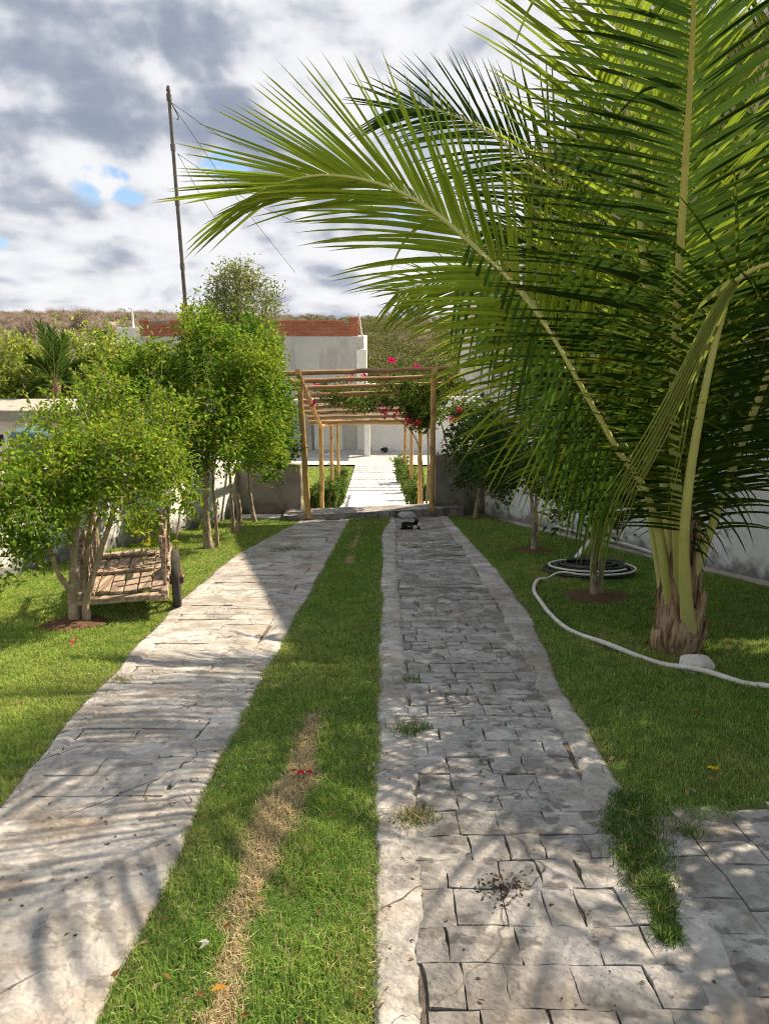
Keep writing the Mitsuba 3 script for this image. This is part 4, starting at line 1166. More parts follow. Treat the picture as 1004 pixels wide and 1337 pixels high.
sheath(-2.5, 0.02, 0.56, 0.185, 0.165, 0.80, 0.01, 1)
sheath(-1.2, 0.06, 0.40, 0.20, 0.185, 0.85, 0.03, 2)
sheath(-0.5, 0.02, 0.66, 0.18, 0.16, 0.70, 0.02, 3)
sheath(-1.9, 0.30, 0.80, 0.165, 0.145, 0.65, 0.02, 4)
sheath(0.9, 0.1, 0.6, 0.18, 0.16, 0.8, 0.02, 5)
sheath(2.6, 0.15, 0.65, 0.175, 0.15, 0.8, 0.02, 6)
sheath(-2.9, 0.0, 0.20, 0.20, 0.20, 0.55, 0.02, 7)
sheath(-0.25, -.02, 0.26, 0.19, 0.21, 0.4, 0.05, 8)
sheath(-1.75, 0.0, 0.34, 0.20, 0.20, 0.55, 0.045, 12)
sheath(-2.35, 0.18, 0.62, 0.185, 0.17, 0.5, 0.05, 13)
sheath(-0.85, 0.10, 0.52, 0.19, 0.18, 0.45, 0.05, 14)
sheath(-2.2, 0.45, 1.12, 0.15, 0.10, 0.8, 0.01, 9)
sheath(-0.9, 0.40, 1.0, 0.155, 0.12, 0.6, 0.01, 10)
sheath(0.4, 0.40, 1.05, 0.15, 0.11, 0.8, 0.01, 11)
# fibre rags round the base
rg = np.random.default_rng(12)
fb = []
for _ in range(130):
    a = rg.uniform(0, 2 * np.pi)
    r = rg.uniform(0.12, 0.155)
    z = rg.uniform(0.02, 0.6)
    p0 = PALM + [math.cos(a) * r, math.sin(a) * r, z]
    p1 = p0 + [math.cos(a + .3) * rg.uniform(0, .06), math.sin(a + .3) * rg.uniform(0, .06), -rg.uniform(0.05, 0.16)]
    p2 = p1 + rg.normal(0, 0.03, 3)
    fb.append(tube(spline([p0, p1, p2], 6), np.linspace(0.003, 0.0012, 6), 3, caps=False))
tag(put('coconut_palm__fibres', fb, 'm_fibre', smooth=True), kind='stuff')
tag('coconut_palm', label='young coconut palm with long arching fronds and a brown fibrous base on the right lawn', category='palm tree')
# broken dry midrib hanging in the lower left fronds
put('dry_midrib', tube(spline([at(741, 470, 5.0), at(739, 500, 4.99), at(737, 540, 4.99), at(735, 585, 5.0)], 12), np.linspace(0.010, 0.005, 12), 6), 'm_vc', smooth=True, color=np.tile([0.42, 0.33, 0.18], (12 * 6 + 2, 1)), label='dry straw coloured midrib hanging among the lower left palm fronds', category='dead frond')

# ------------------------------------------------------------------ yard walls
lw = put('yard_wall', [wall((WL(0.3), 0.3), (WL(8), 8.0), -0.3, -1.4, 1.15, 0.12, 0.18, 30, 6, seed=2), wall((WL(8.0), 8.0), (-3.05, 15.2), -1.4, -2.5, 0.11, -0.85, 0.18, 30, 6, seed=3)], 'm_white', smooth=35, label='stained white plastered wall along the left lawn behind the trees', category='wall')
rw = put('yard_wall', wall((2.15, 15.4), (6.6, -0.5), -2.5, -0.4, -0.35, 1.75, 0.18, 70, 8, seed=4), 'm_white', smooth=35, label='white plastered wall along the right lawn, cracked and black at its foot', category='wall')
put('gate_wall', wall((-3.15, 15.35), (-1.66, 15.05), -2.5, -2.4, -1.00, -1.00, 0.16, 20, 6, seed=5), 'm_greywall', smooth=35, label='bare grey brown garden wall left of the pergola opening', category='wall')
put('gate_wall', wall((1.02, 15.45), (2.2, 15.75), -2.5, -2.4, -0.88, -0.86, 0.16, 20, 6, seed=6), 'm_greywall', smooth=35, label='bare grey garden wall right of the pergola opening', category='wall')
put('concrete_ledge', box(-2.9, -2.05, 14.55, 14.85, -2.2, -1.98, 0.01), 'm_farplaster', label='low pale concrete ledge at the foot of the left gate wall', category='ledge')
# ledge of rubble at the foot of the right wall
put('wall_footing', obox([WR(14.5) - 0.16, 14.5, yz(14.5) + 0.0], [WR(5.0) - 0.16, 5.0, yz(5.0) + 0.0], 0.16, 0.10, 0.02), 'm_greywall', label='dark rough footing along the bottom of the right white wall', category='footing')

# threshold step
def ypt(x, dy, z):
    return [x, float(ystep(x)) + dy, z]


sv = []
for z in (-2.35, -1.955):
    for x, dy in ((-1.95, 0.0), (1.62, 0.0), (1.62, 0.52), (-1.95, 0.52)):
        sv.append(ypt(x, dy, z + (0.075 * (x < 0) if z > -2 else 0)))
st = trimesh.convex.convex_hull(np.array(sv))
put('threshold_step', st, 'm_concrete', label='grey concrete threshold step at the end of the drive', category='step')

# ------------------------------------------------------------------ house on the right whose roof throws the big shade
def pt(line, y):
    return np.interp(y, [p[1] for p in line], [p[0] for p in line])


EAVE = [(3.86, 8.2), (3.19, 12.9), (2.62, 17.2)]
HZ = 4.8
fw = []
hw0 = [(p[0] + 0.32, p[1]) for p in EAVE]
outline = Polygon([(hw0[0][0], 8.5), (hw0[1][0], 12.9), (hw0[2][0] - 0.0, 17.0), (11.5, 18.6), (12.5, 10.0)])
hm = trimesh.creation.extrude_polygon(outline, HZ - 0.16 + 4.0, engine='earcut')
hm.apply_translation([0, 0, -4.0])
put('neighbour_house__wall', hm, 'm_stucco')
roofp = Polygon([(EAVE[0][0], 8.2), (EAVE[1][0], 12.9), (EAVE[2][0], 17.2), (12.0, 19.0), (13.0, 9.6)])
rm = trimesh.creation.extrude_polygon(roofp, 0.16, engine='earcut')
rm.apply_translation([0, 0, HZ - 0.16])
put('neighbour_house__roof', rm, 'm_farplaster')
for y0_, z0_ in ((10.2, 1.3), (14.6, 1.3)):
    x0_, x1_ = pt(hw0, y0_), pt(hw0, y0_ + 1.2)
    put('neighbour_house__window', obox([x0_ - .02, y0_, z0_], [x1_ - .02, y0_ + 1.2, z0_], 0.06, 1.1, 0.005), 'm_dark')
tag('neighbour_house', label='two storey beige house with a flat roof behind the palm and the right wall', category='house')

# ------------------------------------------------------------------ beyond the gate: path, lawn strips, courtyard
def fz(y):
    return np.interp(y, [14.9, 15.6, 19.2, 28.4, 40, 60], [-2.0, -2.1, -3.4, -4.4, -5.0, -5.0])


def sheet(base, x0f, x1f, y0, y1, dz, bs, lab, ny=60, nx=8, **kw):
    ys = np.linspace(y0, y1, ny)
    s = np.linspace(0, 1, nx)
    X = np.array([x0f(y) for y in ys])[:, None] * (1 - s) + np.array([x1f(y) for y in ys])[:, None] * s
    Yg = np.repeat(ys[:, None], nx, 1)
    Z = fz(Yg) + dz
    ii, jj = np.meshgrid(np.arange(ny - 1), np.arange(nx - 1), indexing='ij')
    q = np.stack([ii * nx + jj, ii * nx + jj + 1, (ii + 1) * nx + jj + 1, (ii + 1) * nx + jj], -1).reshape(-1, 4)
    return put(base, trimesh.Trimesh(np.stack([X, Yg, Z], -1).reshape(-1, 3), np.vstack([q[:, :3], q[:, [0, 2, 3]]]), process=False), bs, kind='structure', label=lab, **kw)


sheet('garden_ground', lambda y: -12, lambda y: 9, 15.3, 37, -0.06, 'm_soil', 'earth of the lower garden on both sides of the path')
sheet('garden_path', lambda y: -1.42, lambda y: 0.86, 15.3, 37.5, 0.0, 'm_path', 'pale sunlit path running under the pergola', ny=50)
sheet('courtyard', lambda y: -14, lambda y: 10, 37.0, 46, 0.004, 'm_court', 'grey concrete courtyard floor in front of the far house')
# slab joints of the path as real seams
gp = 'garden_path'
rs = np.random.default_rng(31)
yy = 22.0
while yy < 37:
    for k in range(3):
        xa, xb = -1.42 + k * 0.76, -1.42 + (k + 1) * 0.76
        m = obox([xa + 0.008, yy + 0.37, fz(yy + .37) + 0.008 + rs.normal(0, .001)], [xb - 0.008, yy + 0.37, fz(yy + .37) + 0.008], 0.732, 0.012, 0.003, up=(0, 0.1, 1))
        put(gp + '__slab', m, 'm_path')
    yy += 0.75
rng2 = np.random.default_rng(55)
for xa, xb, lab in ((-9, -1.5, 'sunlit lime green grass left of the lower path'), (0.95, 5.5, 'sunlit lime green grass right of the lower path')):
    n = 26000
    q = np.stack([rng2.uniform(xa, xb, n), rng2.uniform(18, 36, n)], 1)
    b = np.stack([q[:, 0], q[:, 1], fz(q[:, 1]) - 0.055], 1)
    m, c = blades(b, 0.10 * rng2.uniform(0.6, 1.2, n), 0.02 * rng2.uniform(0.7, 1.3, n), np.full(n, 0.5), LIME * rng2.uniform(0.8, 1.3, (n, 1)), rng2)
    put('garden_grass', m, 'm_grass', color=c, kind='stuff', label=lab, category='grass')


def ferny(base, c, h, r, n, seed, lab, grp):
    """A feathery garden plant: arching stalks with many small leaves."""
    rng = np.random.default_rng(seed)
    tag(base, label=lab, category='plant', group=grp)
    st, C, D = [], [], []
    for _ in range(n):
        a = rng.uniform(0, 2 * np.pi)
        rr = r * rng.uniform(0.15, 1)
        hh = h * rng.uniform(0.5, 1.1)
        p0 = np.array([c[0] + rng.normal(0, r * .25), c[1] + rng.normal(0, r * .25), c[2] - 0.06])
        p = spline([p0, p0 + [math.cos(a) * rr * .3, math.sin(a) * rr * .3, hh * .65], p0 + [math.cos(a) * rr, math.sin(a) * rr, hh * rng.uniform(0.8, 1)]], 12)
        st.append(tube(p, np.linspace(0.007, 0.002, 12), 3, caps=False))
        m = 46
        s = rng.uniform(2, 10.9, m)
        i = s.astype(int)
        C.append(p[i] + (p[np.minimum(i + 1, 11)] - p[i]) * (s - i)[:, None])
        D.append(norm(rng.normal(0, 1, (m, 3)) + [math.cos(a) * .4, math.sin(a) * .4, 0.1]))
    tag(put(base + '__stalks', st, 'm_bark', smooth=True), kind='stuff')
    C, D = np.vstack(C), np.vstack(D)
    k = len(C)
    col = np.where(rng.random((k, 1)) < 0.35, [[0.20, 0.26, 0.07]], [[0.105, 0.18, 0.04]])
    m, cc = leaf_cards(C, D, norm(rng.normal(0, .5, (k, 3)) + [0, 0, 1]), 0.13 * rng.uniform(0.6, 1.3, k), 0.035, col, rng=rng)
    tag(put(base + '__leaves', m, 'm_leaf', color=cc), kind='stuff')


pl = [(-1.62, 22.2, 1.15, .42), (-1.55, 24.2, 0.95, .40), (-1.62, 26.4, 0.95, .4), (-1.75, 30.0, 0.9, .4), (-2.15, 22.8, 0.9, .35)]
names = ['nearest plant on the left of the path', 'second plant on the left of the path', 'third plant on the left of the path', 'farthest plant on the left of the path', 'dark plant behind the left pergola posts']
for i, ((x, y, h, r), nm) in enumerate(zip(pl, names)):
    ferny('fern_plant' + (f'_{i:03d}' if i else ''), (x, y, float(fz(y))), h, r, 46, 200 + i, f'feathery green border {nm}, under the pergola', 'plants along the path')
pr = [(0.98, 21.6, 1.15, .40), (0.95, 23.6, 1.05, .40), (0.92, 25.8, 1.15, .42), (0.80, 28.2, 1.2, .45), (0.72, 31.0, 1.25, .45)]
names = ['nearest plant on the right of the path', 'second plant on the right of the path', 'third plant on the right of the path', 'fourth plant on the right of the path', 'farthest plant on the right of the path']
for i, ((x, y, h, r), nm) in enumerate(zip(pr, names)):
    ferny(f'fern_plant_{i + 5:03d}', (x, y, float(fz(y))), h, r, 46, 220 + i, f'pale feathery border {nm}, under the pergola', 'plants along the path')
put('white_block', box(0.98, 1.28, 18.6, 18.9, -3.6, -2.62, 0.02), 'm_paint', label='white plastered pier just behind the right front pergola post', category='pier')

# ------------------------------------------------------------------ pergola
PG = 'pergola'
tag(PG, label='pergola of round yellow wooden poles over the path, bougainvillea on its roof', category='pergola')
rpg = np.random.default_rng(64)


def pole(base, a, b, r, m, seed, sides=10):
    n = 14
    p = np.linspace(a, b, n)
    p[1:-1] += (rpg.normal(0, 0.006, (n - 2, 3)))
    rad = r * (1.04 - 0.08 * np.linspace(0, 1, n)) * (0.96 + 0.1 * rpg.random(n))
    return put(base, tube(p, rad, sides), m, smooth=40)


postY = [14.75, 19.2, 23.8, 28.4]
topZ = [0.72, -0.80, -1.30, -1.82]
LX, RX = [-1.58, -1.60, -1.66, -1.74], [0.95, 0.90, 0.84, 0.76]
SK = 0.30
for i, (y, z) in enumerate(zip(postY, topZ)):
    for sd, xs in ((-1, LX), (1, RX)):
        yy = y + sd * (SK if i == 0 else 0.0)
        zb = -1.96 if i == 0 else float(fz(yy)) - 0.05
        tilt = -0.06 * sd * -1 if i == 0 else 0.0
        pole(PG + '__post', [xs[i] + (0.10 if (i == 0 and sd < 0) else 0), yy, zb], [xs[i], yy, z], 0.056, 'm_pole', i)
for xs, sd in ((LX, -1), (RX, 1)):
    pole(PG + '__rail', [xs[0], postY[0] + sd * SK - 0.35, topZ[0] + 0.14], [xs[1], postY[1], topZ[1] + 0.03], 0.05, 'm_pole', 1)
    pole(PG + '__rail', [xs[1], postY[1], topZ[1] + 0.05], [xs[3], postY[3] + 0.4, topZ[3] + 0.03], 0.05, 'm_pole', 1)
for k in range(9):
    s = k / 8.4
    y = postY[0] + 0.0 + (postY[1] - postY[0]) * s
    z = topZ[0] + (topZ[1] - topZ[0]) * s + 0.12
    ov = 0.42 if k == 0 else 0.22
    pole(PG + '__beam', [-1.58 - ov - rpg.uniform(0, .1), y - SK * (1 - s) * 1.15, z - 0.03], [0.95 + ov + rpg.uniform(0, .15), y + SK * (1 - s) * 1.15, z + 0.03], 0.047, 'm_pole_shaded', k)  # front beams take the wood with shade painted in
for k in range(9):
    s = (k + 0.7) / 9
    y = postY[1] + (postY[3] - postY[1]) * s
    z = np.interp(y, postY, topZ) + 0.12
    pole(PG + '__beam', [-1.9, y, z], [1.15, y, z], 0.047, 'm_pole', k)

# bougainvillea on the pergola
BV = 'bougainvillea'


def bougain(base, lab, stems, crown, ntw, nl, nfl, seed, grp=None):
    cl = grow_tree(base, lab, 'flowering vine', stems, crown, ntw, nl, 0.085, 0.055, [(0.05, 0.10, 0.02), (0.12, 0.18, 0.03)], seed, gap=0.36, spread=0.12)
    rng = np.random.default_rng(seed + 1)
    for j in range(nfl[0]):
        c = nfl[1][j] if j < len(nfl[1]) else cl[rng.integers(len(cl))] + [0, -0.05, 0.05]
        n = 15
        C = c + rng.normal(0, 0.045, (n, 3))
        D = norm(rng.normal(0, 1, (n, 3)) + [0, 0, .3])
        m, cc = leaf_cards(C, D, norm(rng.normal(0, 1, (n, 3))), 0.075, 0.065, [[0.62, 0.02, 0.16]], rng=rng, fold=0.3)
        put(base + '__flower_cluster', m, 'm_leaf', color=cc)


def roofpt(px, py):
    return at(px, py, 17.2)


bougain(BV, 'bougainvillea with magenta flowers climbing over the pergola roof', [([np.array([0.92, 17.4, -3.2]), np.array([1.0, 17.3, -1.5]), np.array([0.85, 17.2, 0.0]), np.array([0.0, 17.0, 0.25])], 0.03, 0.012), ([np.array([0.92, 17.5, -2.9]), np.array([0.7, 17.6, -0.8]), np.array([-0.8, 17.6, 0.1])], 0.02, 0.01)],
        [((-0.3, 17.2, 0.12), (1.25, 0.9, 0.22)), ((-1.1, 16.6, 0.30), (0.45, 0.6, 0.18)), ((0.85, 17.4, -0.15), (0.42, 0.8, 0.50)), ((0.9, 16.0, 0.30), (0.35, 0.6, 0.30)), ((0.3, 16.0, 0.50), (0.7, 0.4, 0.14))],
        520, 14, (11, [at(502, 537, 16.6), at(511, 470, 18.0), at(407, 526, 16.6), at(531, 548, 16.9), at(544, 552, 16.8), at(473, 492, 16.3), at(455, 493, 16.2), at(505, 491, 16.4), at(563, 556, 17.0), at(415, 503, 16.4), at(519, 538, 17)]), 301)
bougain(BV + '_001', 'bougainvillea bush right of the pergola behind the grey gate wall, thin bare stems', [([np.array([1.6, 18.5, -3.4]), at(585, 600, 18.5), at(578, 560, 18.5), at(570, 520, 18.5)], 0.03, 0.012), ([np.array([1.65, 18.5, -3.4]), at(592, 600, 18.5), at(600, 550, 18.5), at(610, 500, 18.5)], 0.03, 0.012), ([np.array([1.7, 18.5, -3.4]), at(588, 610, 18.5), at(590, 570, 18.5), at(592, 520, 18.5)], 0.025, 0.012)],
        [(at(590, 520, 18.6), (0.65, 0.6, 0.55)), (at(570, 500, 18.6), (0.5, 0.6, 0.4)), (at(615, 540, 18.6), (0.5, 0.5, 0.5)), (at(525, 485, 19.5), (0.5, 0.5, 0.3))],
        240, 13, (6, [at(590, 549, 17.8), at(510, 471, 18.9), at(545, 480, 18.5)]), 303)

# ------------------------------------------------------------------ far house with brick parapet
FH = 'far_house'
tag(FH, label='low grey plastered house with a red brick parapet beyond the pergola', category='house')
put(FH + '__wall', box(-13.5, -1.15, 43.0, 52.0, -6, 1.25), 'm_farplaster')
put(FH + '__wall', box(-1.15, 0.2, 43.3, 52.0, -6, -1.9), 'm_paint')
put(FH + '__corner_pier', box(-1.55, -0.98, 42.85, 44.0, -6, 0.55, 0.03), 'm_paint')
put(FH + '__lower_facade', box(-9, -4.1, 42.6, 42.98, -6, -1.6), 'm_farplaster')
put(FH + '__door', box(-3.95, -2.35, 42.86, 42.98, -5, -2.4), 'm_paint')
put(FH + '__column', box(-1.08, -0.76, 40.6, 40.92, -5.2, -2.2, 0.02), 'm_paint')
put(FH + '__porch_roof', box(-9.2, 0.4, 40.3, 42.8, -2.2, -1.98), 'm_farplaster')
rbk = np.random.default_rng(88)
x = -13.4
bricks = []
rows_ = 5
for r in range(rows_):
    x = -13.4 + (0.28 if r % 2 else 0)
    while x < -1.85:
        w = 0.56
        if not (r == rows_ - 1 and rbk.random() < 0.25):
            near = x > -7.2
            m = box(x + 0.012, x + w - 0.012, 43.0 + rbk.uniform(-.012, .012), 43.2, 1.26 + r * 0.172, 1.26 + r * 0.172 + 0.158, 0.012)
            put(FH + '__brick', m, 'm_brick')
        x += w
put(FH + '__mortar', box(-13.4, -1.75, 43.03, 43.18, 1.25, 1.25 + 0.172 * rows_ - 0.03), 'm_stucco')
put(FH + '__chimney', box(-1.95, -1.45, 43.0, 43.5, 1.26, 2.25, 0.01), 'm_brick')
put(FH + '__water_pipe', tube(np.array([[-1.42, 43.4, 2.5], [-1.3, 43.4, 1.6], [-1.1, 43.3, 0.6]]), 0.05, 8), 'm_paint', smooth=True)
put('rooftop_box', box(-15.05, -13.55, 44.2, 45.6, 0.85, 1.72, 0.03), 'm_paint', label='white box shaped rooftop tank left of the brick parapet', category='water tank')
put('vent_pipe', tube(np.array([[-14.3, 44.9, 1.7], [-14.32, 44.9, 2.75], [-14.5, 44.9, 2.8]]), 0.06, 8), 'm_paint', smooth=True, label='thin white pipe standing on the white rooftop box', category='pipe')
put('side_house__wall', box(-17.5, -13.6, 44.0, 50, -6, 0.8), 'm_farplaster')
tag('side_house', label='grey plastered house under the white rooftop box', category='house')
# right courtyard wall with square vent holes
cw = 'courtyard_wall'
tag(cw, label='white courtyard wall with a column of square vent holes behind the pergola', category='wall')
put(cw + '__wall', box(-0.72, 5.5, 42.6, 42.9, -6, -2.0), 'm_paint')
for k in range(6):
    put(cw + '__vent', box(2.24, 2.48, 42.57, 42.7, -2.45 - k * 0.32, -2.45 - k * 0.32 + 0.2, 0.004), 'm_dark')
put('rubble_stone', rock((0.02, 41.9, -4.86), (0.22, 0.2, 0.2), 5), 'm_dark', smooth=30, label='small dark stone lying by the courtyard wall', category='stone')
# pale two storey house far right between the fronds
wh = 'white_house'
tag(wh, label='pale house with a white roof slab glimpsed between the left palm fronds', category='house')
put(wh + '__wall', box(6.4, 22, 56, 66, -5, 3.0), 'm_farplaster')
put(wh + '__roof', box(5.9, 22.4, 55.4, 66.4, 3.0, 3.4, 0.03), 'm_paint')
put(wh + '__upper_wall', box(8.4, 21, 57.5, 65, 3.4, 8.6), 'm_paint')
put(wh + '__red_panel', box(8.6, 9.6, 57.42, 57.6, 4.4, 6.4), 'm_brick')

# things behind the left gate wall
put('plant_pot', trimesh.creation.revolve(np.array([[0, 0], [0.13, 0], [0.17, 0.30], [0.19, 0.30], [0.19, 0.34], [0.16, 0.34], [0.14, 0.26], [0, 0.26]]), sections=20, transform=trimesh.transformations.translation_matrix(at(361, 604, 15.32) + [0, 0, -0.02])), 'm_black', smooth=40, label='black plastic plant pot standing on the left gate wall', category='pot')
put('gas_bottle', trimesh.creation.revolve(np.array([[0, 0], [0.2, 0.02], [0.22, 0.1], [0.22, 1.0], [0.16, 1.18], [0.06, 1.24], [0.06, 1.36], [0, 1.36]]), sections=20, transform=trimesh.transformations.translation_matrix([at(384, 600, 24)[0], 24.0, float(fz(24))])), 'm_teal', smooth=40, label='pale teal bottle behind the left gate wall', category='bottle')

# neighbour on the left: low white building and blue green tank
lb = 'low_building'
tag(lb, label='low white building with a pale roof slab behind the left wall', category='building')
put(lb + '__wall', box(-13, -5.3, 13.6, 15.4, -3, 0.05), 'm_paint')
put(lb + '__roof', box(-13.2, -4.4, 13.3, 15.6, 0.05, 0.24, 0.01), 'm_greywall')
for k in range(2):
    put(lb + '__vent', box(-6.95 + k * 0.55, -6.8 + k * 0.55, 13.57, 13.7, -0.42, -0.22, 0.004), 'm_dark')
put('water_tank', trimesh.creation.revolve(np.array([[0, 0], [0.42, 0], [0.44, 0.05], [0.44, 0.5], [0.455, 0.52], [0.44, 0.54], [0.44, 1.0], [0.36, 1.12], [0.15, 1.17], [0, 1.17]]), sections=28, transform=trimesh.transformations.translation_matrix([-5.35, 11.8, -1.02])), 'm_teal', smooth=40, label='teal plastic water tank behind the nearest left tree', category='water tank')
put('tank_stand', box(-6.1, -4.6, 11.2, 12.4, -2.4, -1.02, 0.01), 'm_farplaster', label='grey block stand under the teal water tank', category='stand')

# ------------------------------------------------------------------ mast with guy wires
my = 22.0
m0, m1 = at(247, 460, my), at(220, 118, my)
base_m = m0 + (m0 - m1) * 0.45
tag('mast', label='thin dark metal antenna mast standing behind the left trees', category='mast')
put('mast__pole', tube(np.linspace(base_m, m1, 20), np.interp(np.linspace(0, 1, 20), [0, 1], [0.062, 0.046]), 8), 'm_mast', smooth=True)
for f in (0.30, 0.55, 0.72, 0.86, 0.985):
    q = base_m + (m1 - base_m) * f
    ax = norm(m1 - base_m)
    put('mast__collar', tube(np.array([q - ax * .09, q + ax * .07]), 0.066, 10), 'm_mast', smooth=40)
put('mast__finial', tube(np.array([m1, m1 + norm(m1 - base_m) * 0.12]), [0.060, 0.04], 10), 'm_mast', smooth=40)
for a, b in (((222, 132), (275, 158)), ((222, 132), (298, 232)), ((232, 200), (262, 245)), ((232, 200), (300, 236))):
    p0, p1 = at(*a, my), at(*b, my + 1.5)
    d = p1 - p0
    q = p0 + d * 2.4
    q[2] -= 0.2
    put('mast__guy_wire', tube(spline([p0, (p0 + q) / 2 - [0, 0, .15], q], 10), 0.008, 4), 'm_dark')
put('mast__cable', tube(spline([at(222, 130, my), at(227, 140, my), at(233, 152, my), at(231, 156, my)], 10), 0.014, 4), 'm_dark')

# ------------------------------------------------------------------ young palm behind the left wall
pp = at(74, 515, 16.4)
tag('young_palm', label='young palm with stiff upright dark fronds behind the left wall', category='palm tree')
put('young_palm__trunk', tube(np.array([[pp[0], 16.4, -2.8], [pp[0], 16.4, pp[2]], [pp[0] + .02, 16.4, pp[2] + .3]]), [0.10, 0.09, 0.06], 10), 'm_fibre', smooth=True)
rq = np.random.default_rng(500)
for (ex, ey) in ((52, 425), (68, 432), (85, 440), (100, 478), (40, 470), (110, 510), (30, 520)):
    e = at(ex, ey, 16.3 + rq.uniform(-.5, .3))
    s0 = pp + [0, 0, 0.2]
    m1_ = (s0 + e) / 2 + [0, 0, 0.12]
    p = spline([s0, m1_, e], 24)
    t = norm(np.gradient(p, axis=0))
    k = key('young_palm__frond')
    put(k + '__rachis', tube(p, np.linspace(0.018, 0.004, 24), 5), 'm_vc', color=np.tile([0.16, 0.17, 0.05], (24 * 5 + 2, 1)))
    Vs, Fs, Cs, o = [], [], [], 0
    for sg in (-1, 1):
        for i in range(4, 24):
            S = norm(np.cross(t[i], [0.3, 1, 0.2])) * sg
            D = t[i] * 0.85 + S * 0.55 + rq.normal(0, .05, 3)
            v, f, c = leaflet(p[i], D, t[i], 0.44 * (1 - 0.5 * i / 24), 0.040, 0.25, rq, GRN * 0.9, GRN * 1.1, nseg=4)
            Vs.append(v); Fs.append(f + o); Cs.append(c); o += len(v)
    tag(put(k + '__leaflets', trimesh.Trimesh(np.vstack(Vs), np.vstack(Fs), process=False), 'm_palm', smooth=True, color=np.vstack(Cs)), kind='stuff')

# ------------------------------------------------------------------ wooden cart
CT = 'wooden_cart'
put_plain = put
CROT = trimesh.transformations.rotation_matrix(math.radians(14), [0, 0, 1], [-1.93, 6.38, 0])


def put(base, mesh, bsdf, **kw):
    if base.startswith(CT):
        mesh.apply_transform(CROT)
    return put_plain(base, mesh, bsdf, **kw)


tag(CT, label='old weathered wooden cart with side stakes and a black tyre, parked on the left lawn', category='cart')
cz = -0.62
cl_, cr_, cf, cb = -2.62, -1.93, 6.38, 7.86


def zc(y):
    return cz - 0.02 * (y - cf)


rc = np.random.default_rng(909)
npl = 6
for i in range(npl):
    xa = cl_ + (cr_ - cl_) * i / npl + 0.006
    xb = cl_ + (cr_ - cl_) * (i + 1) / npl - 0.006
    ye = cb - rc.uniform(0, 0.10)
    yf = cf + rc.uniform(0.0, 0.05)
    put(CT + '__plank', obox([(xa + xb) / 2, yf, zc(yf)], [(xa + xb) / 2 + rc.normal(0, .006), ye, zc(ye) + rc.normal(0, .008)], xb - xa, 0.028, 0.004), 'm_oldwood')
for y in (6.95, 7.55):
    put(CT + '__batten', obox([cl_ + 0.03, y, zc(y) + 0.03], [cr_ - 0.12, y + rc.normal(0, .02), zc(y) + 0.03], 0.06, 0.030, 0.004), 'm_oldwood')
put(CT + '__front_bar', obox([cl_ - 0.04, cf - 0.02, cz - 0.045], [cr_ + 0.02, cf - 0.02, cz - 0.045], 0.07, 0.055, 0.006), 'm_oldwood')
put(CT + '__corner_block', box(cr_ - 0.14, cr_ + 0.01, cf - 0.07, cf + 0.06, cz - 0.075, cz - 0.018, 0.006), 'm_oldwood')
for xs in (cl_, cr_):
    put(CT + '__side_beam', obox([xs, cf - 0.05, cz - 0.03], [xs, cb + 0.15, zc(cb) - 0.03], 0.06, 0.085, 0.006), 'm_oldwood')
    for j in range(8):
        y = cf + 0.10 + j * 0.19
        hgt = rc.uniform(0.40, 0.52)
        put(CT + '__stake', obox([xs + rc.normal(0, .006), y, zc(y) - 0.04], [xs + rc.normal(0, .02), y + rc.normal(0, .015), zc(y) + hgt], 0.030, 0.034, 0.004, up=(0, 1, 0)), 'm_oldwood')
    put(CT + '__top_rail', obox([xs, cf + 0.45, cz + 0.36], [xs, cb - 0.05, zc(cb) + 0.37], 0.035, 0.05, 0.004), 'm_oldwood')
wy = 6.86
gz = float(yz(wy))
WRAD = 0.28
put(CT + '__axle', tube(np.array([[cl_ - 0.15, wy, gz + WRAD], [cr_ + 0.16, wy, gz + WRAD]]), 0.035, 10), 'm_oldwood', smooth=40)
for xs in (cl_ - 0.09, cr_ + 0.09):
    wk = key(CT + '__wheel')
    prof = np.array([[WRAD - 0.055, -0.028], [WRAD - 0.02, -0.036], [WRAD - 0.004, -0.026], [WRAD, -0.010], [WRAD, 0.010], [WRAD - 0.004, 0.026], [WRAD - 0.02, 0.036], [WRAD - 0.055, 0.028], [WRAD - 0.055, -0.028]])
    tf = np.eye(4)
    tf[:3, :3] = np.array([[0, 0, 1], [0, 1, 0], [-1, 0, 0]])
    tf[:3, 3] = [xs, wy, gz + WRAD]
    put(wk + '__tyre', trimesh.creation.revolve(prof, sections=40, transform=tf), 'm_tyre', smooth=35)
    rprof = np.array([[WRAD - 0.075, -0.022], [WRAD - 0.054, -0.025], [WRAD - 0.054, 0.025], [WRAD - 0.075, 0.022], [WRAD - 0.075, -0.022]])
    put(wk + '__rim', trimesh.creation.revolve(rprof, sections=40, transform=tf), 'm_mast', smooth=35)
    put(wk + '__hub', tube(np.array([[xs - 0.06, wy, gz + WRAD], [xs + 0.06, wy, gz + WRAD]]), 0.05, 14), 'm_rust', smooth=40)
    for j in range(8):
        a = j * math.pi / 4 + 0.2
        put(wk + '__spoke', obox([xs, wy + math.cos(a) * 0.03, gz + WRAD + math.sin(a) * 0.03], [xs, wy + math.cos(a) * (WRAD - 0.07), gz + WRAD + math.sin(a) * (WRAD - 0.07)], 0.016, 0.022, 0.002, up=(1, 0, 0)), 'm_mast')
for xs in (cl_ + 0.05, cr_ - 0.05):
    put(CT + '__bolster', box(xs - 0.04, xs + 0.04, wy - 0.06, wy + 0.06, gz + WRAD + 0.02, zc(wy) - 0.02, 0.004), 'm_oldwood')
put(CT + '__prop', obox([cl_ + 0.3, cb - 0.05, yz(cb) - 0.02], [cl_ + 0.3, cb - 0.08, zc(cb) - 0.03], 0.05, 0.05, 0.004, up=(0, 1, 0)), 'm_oldwood')
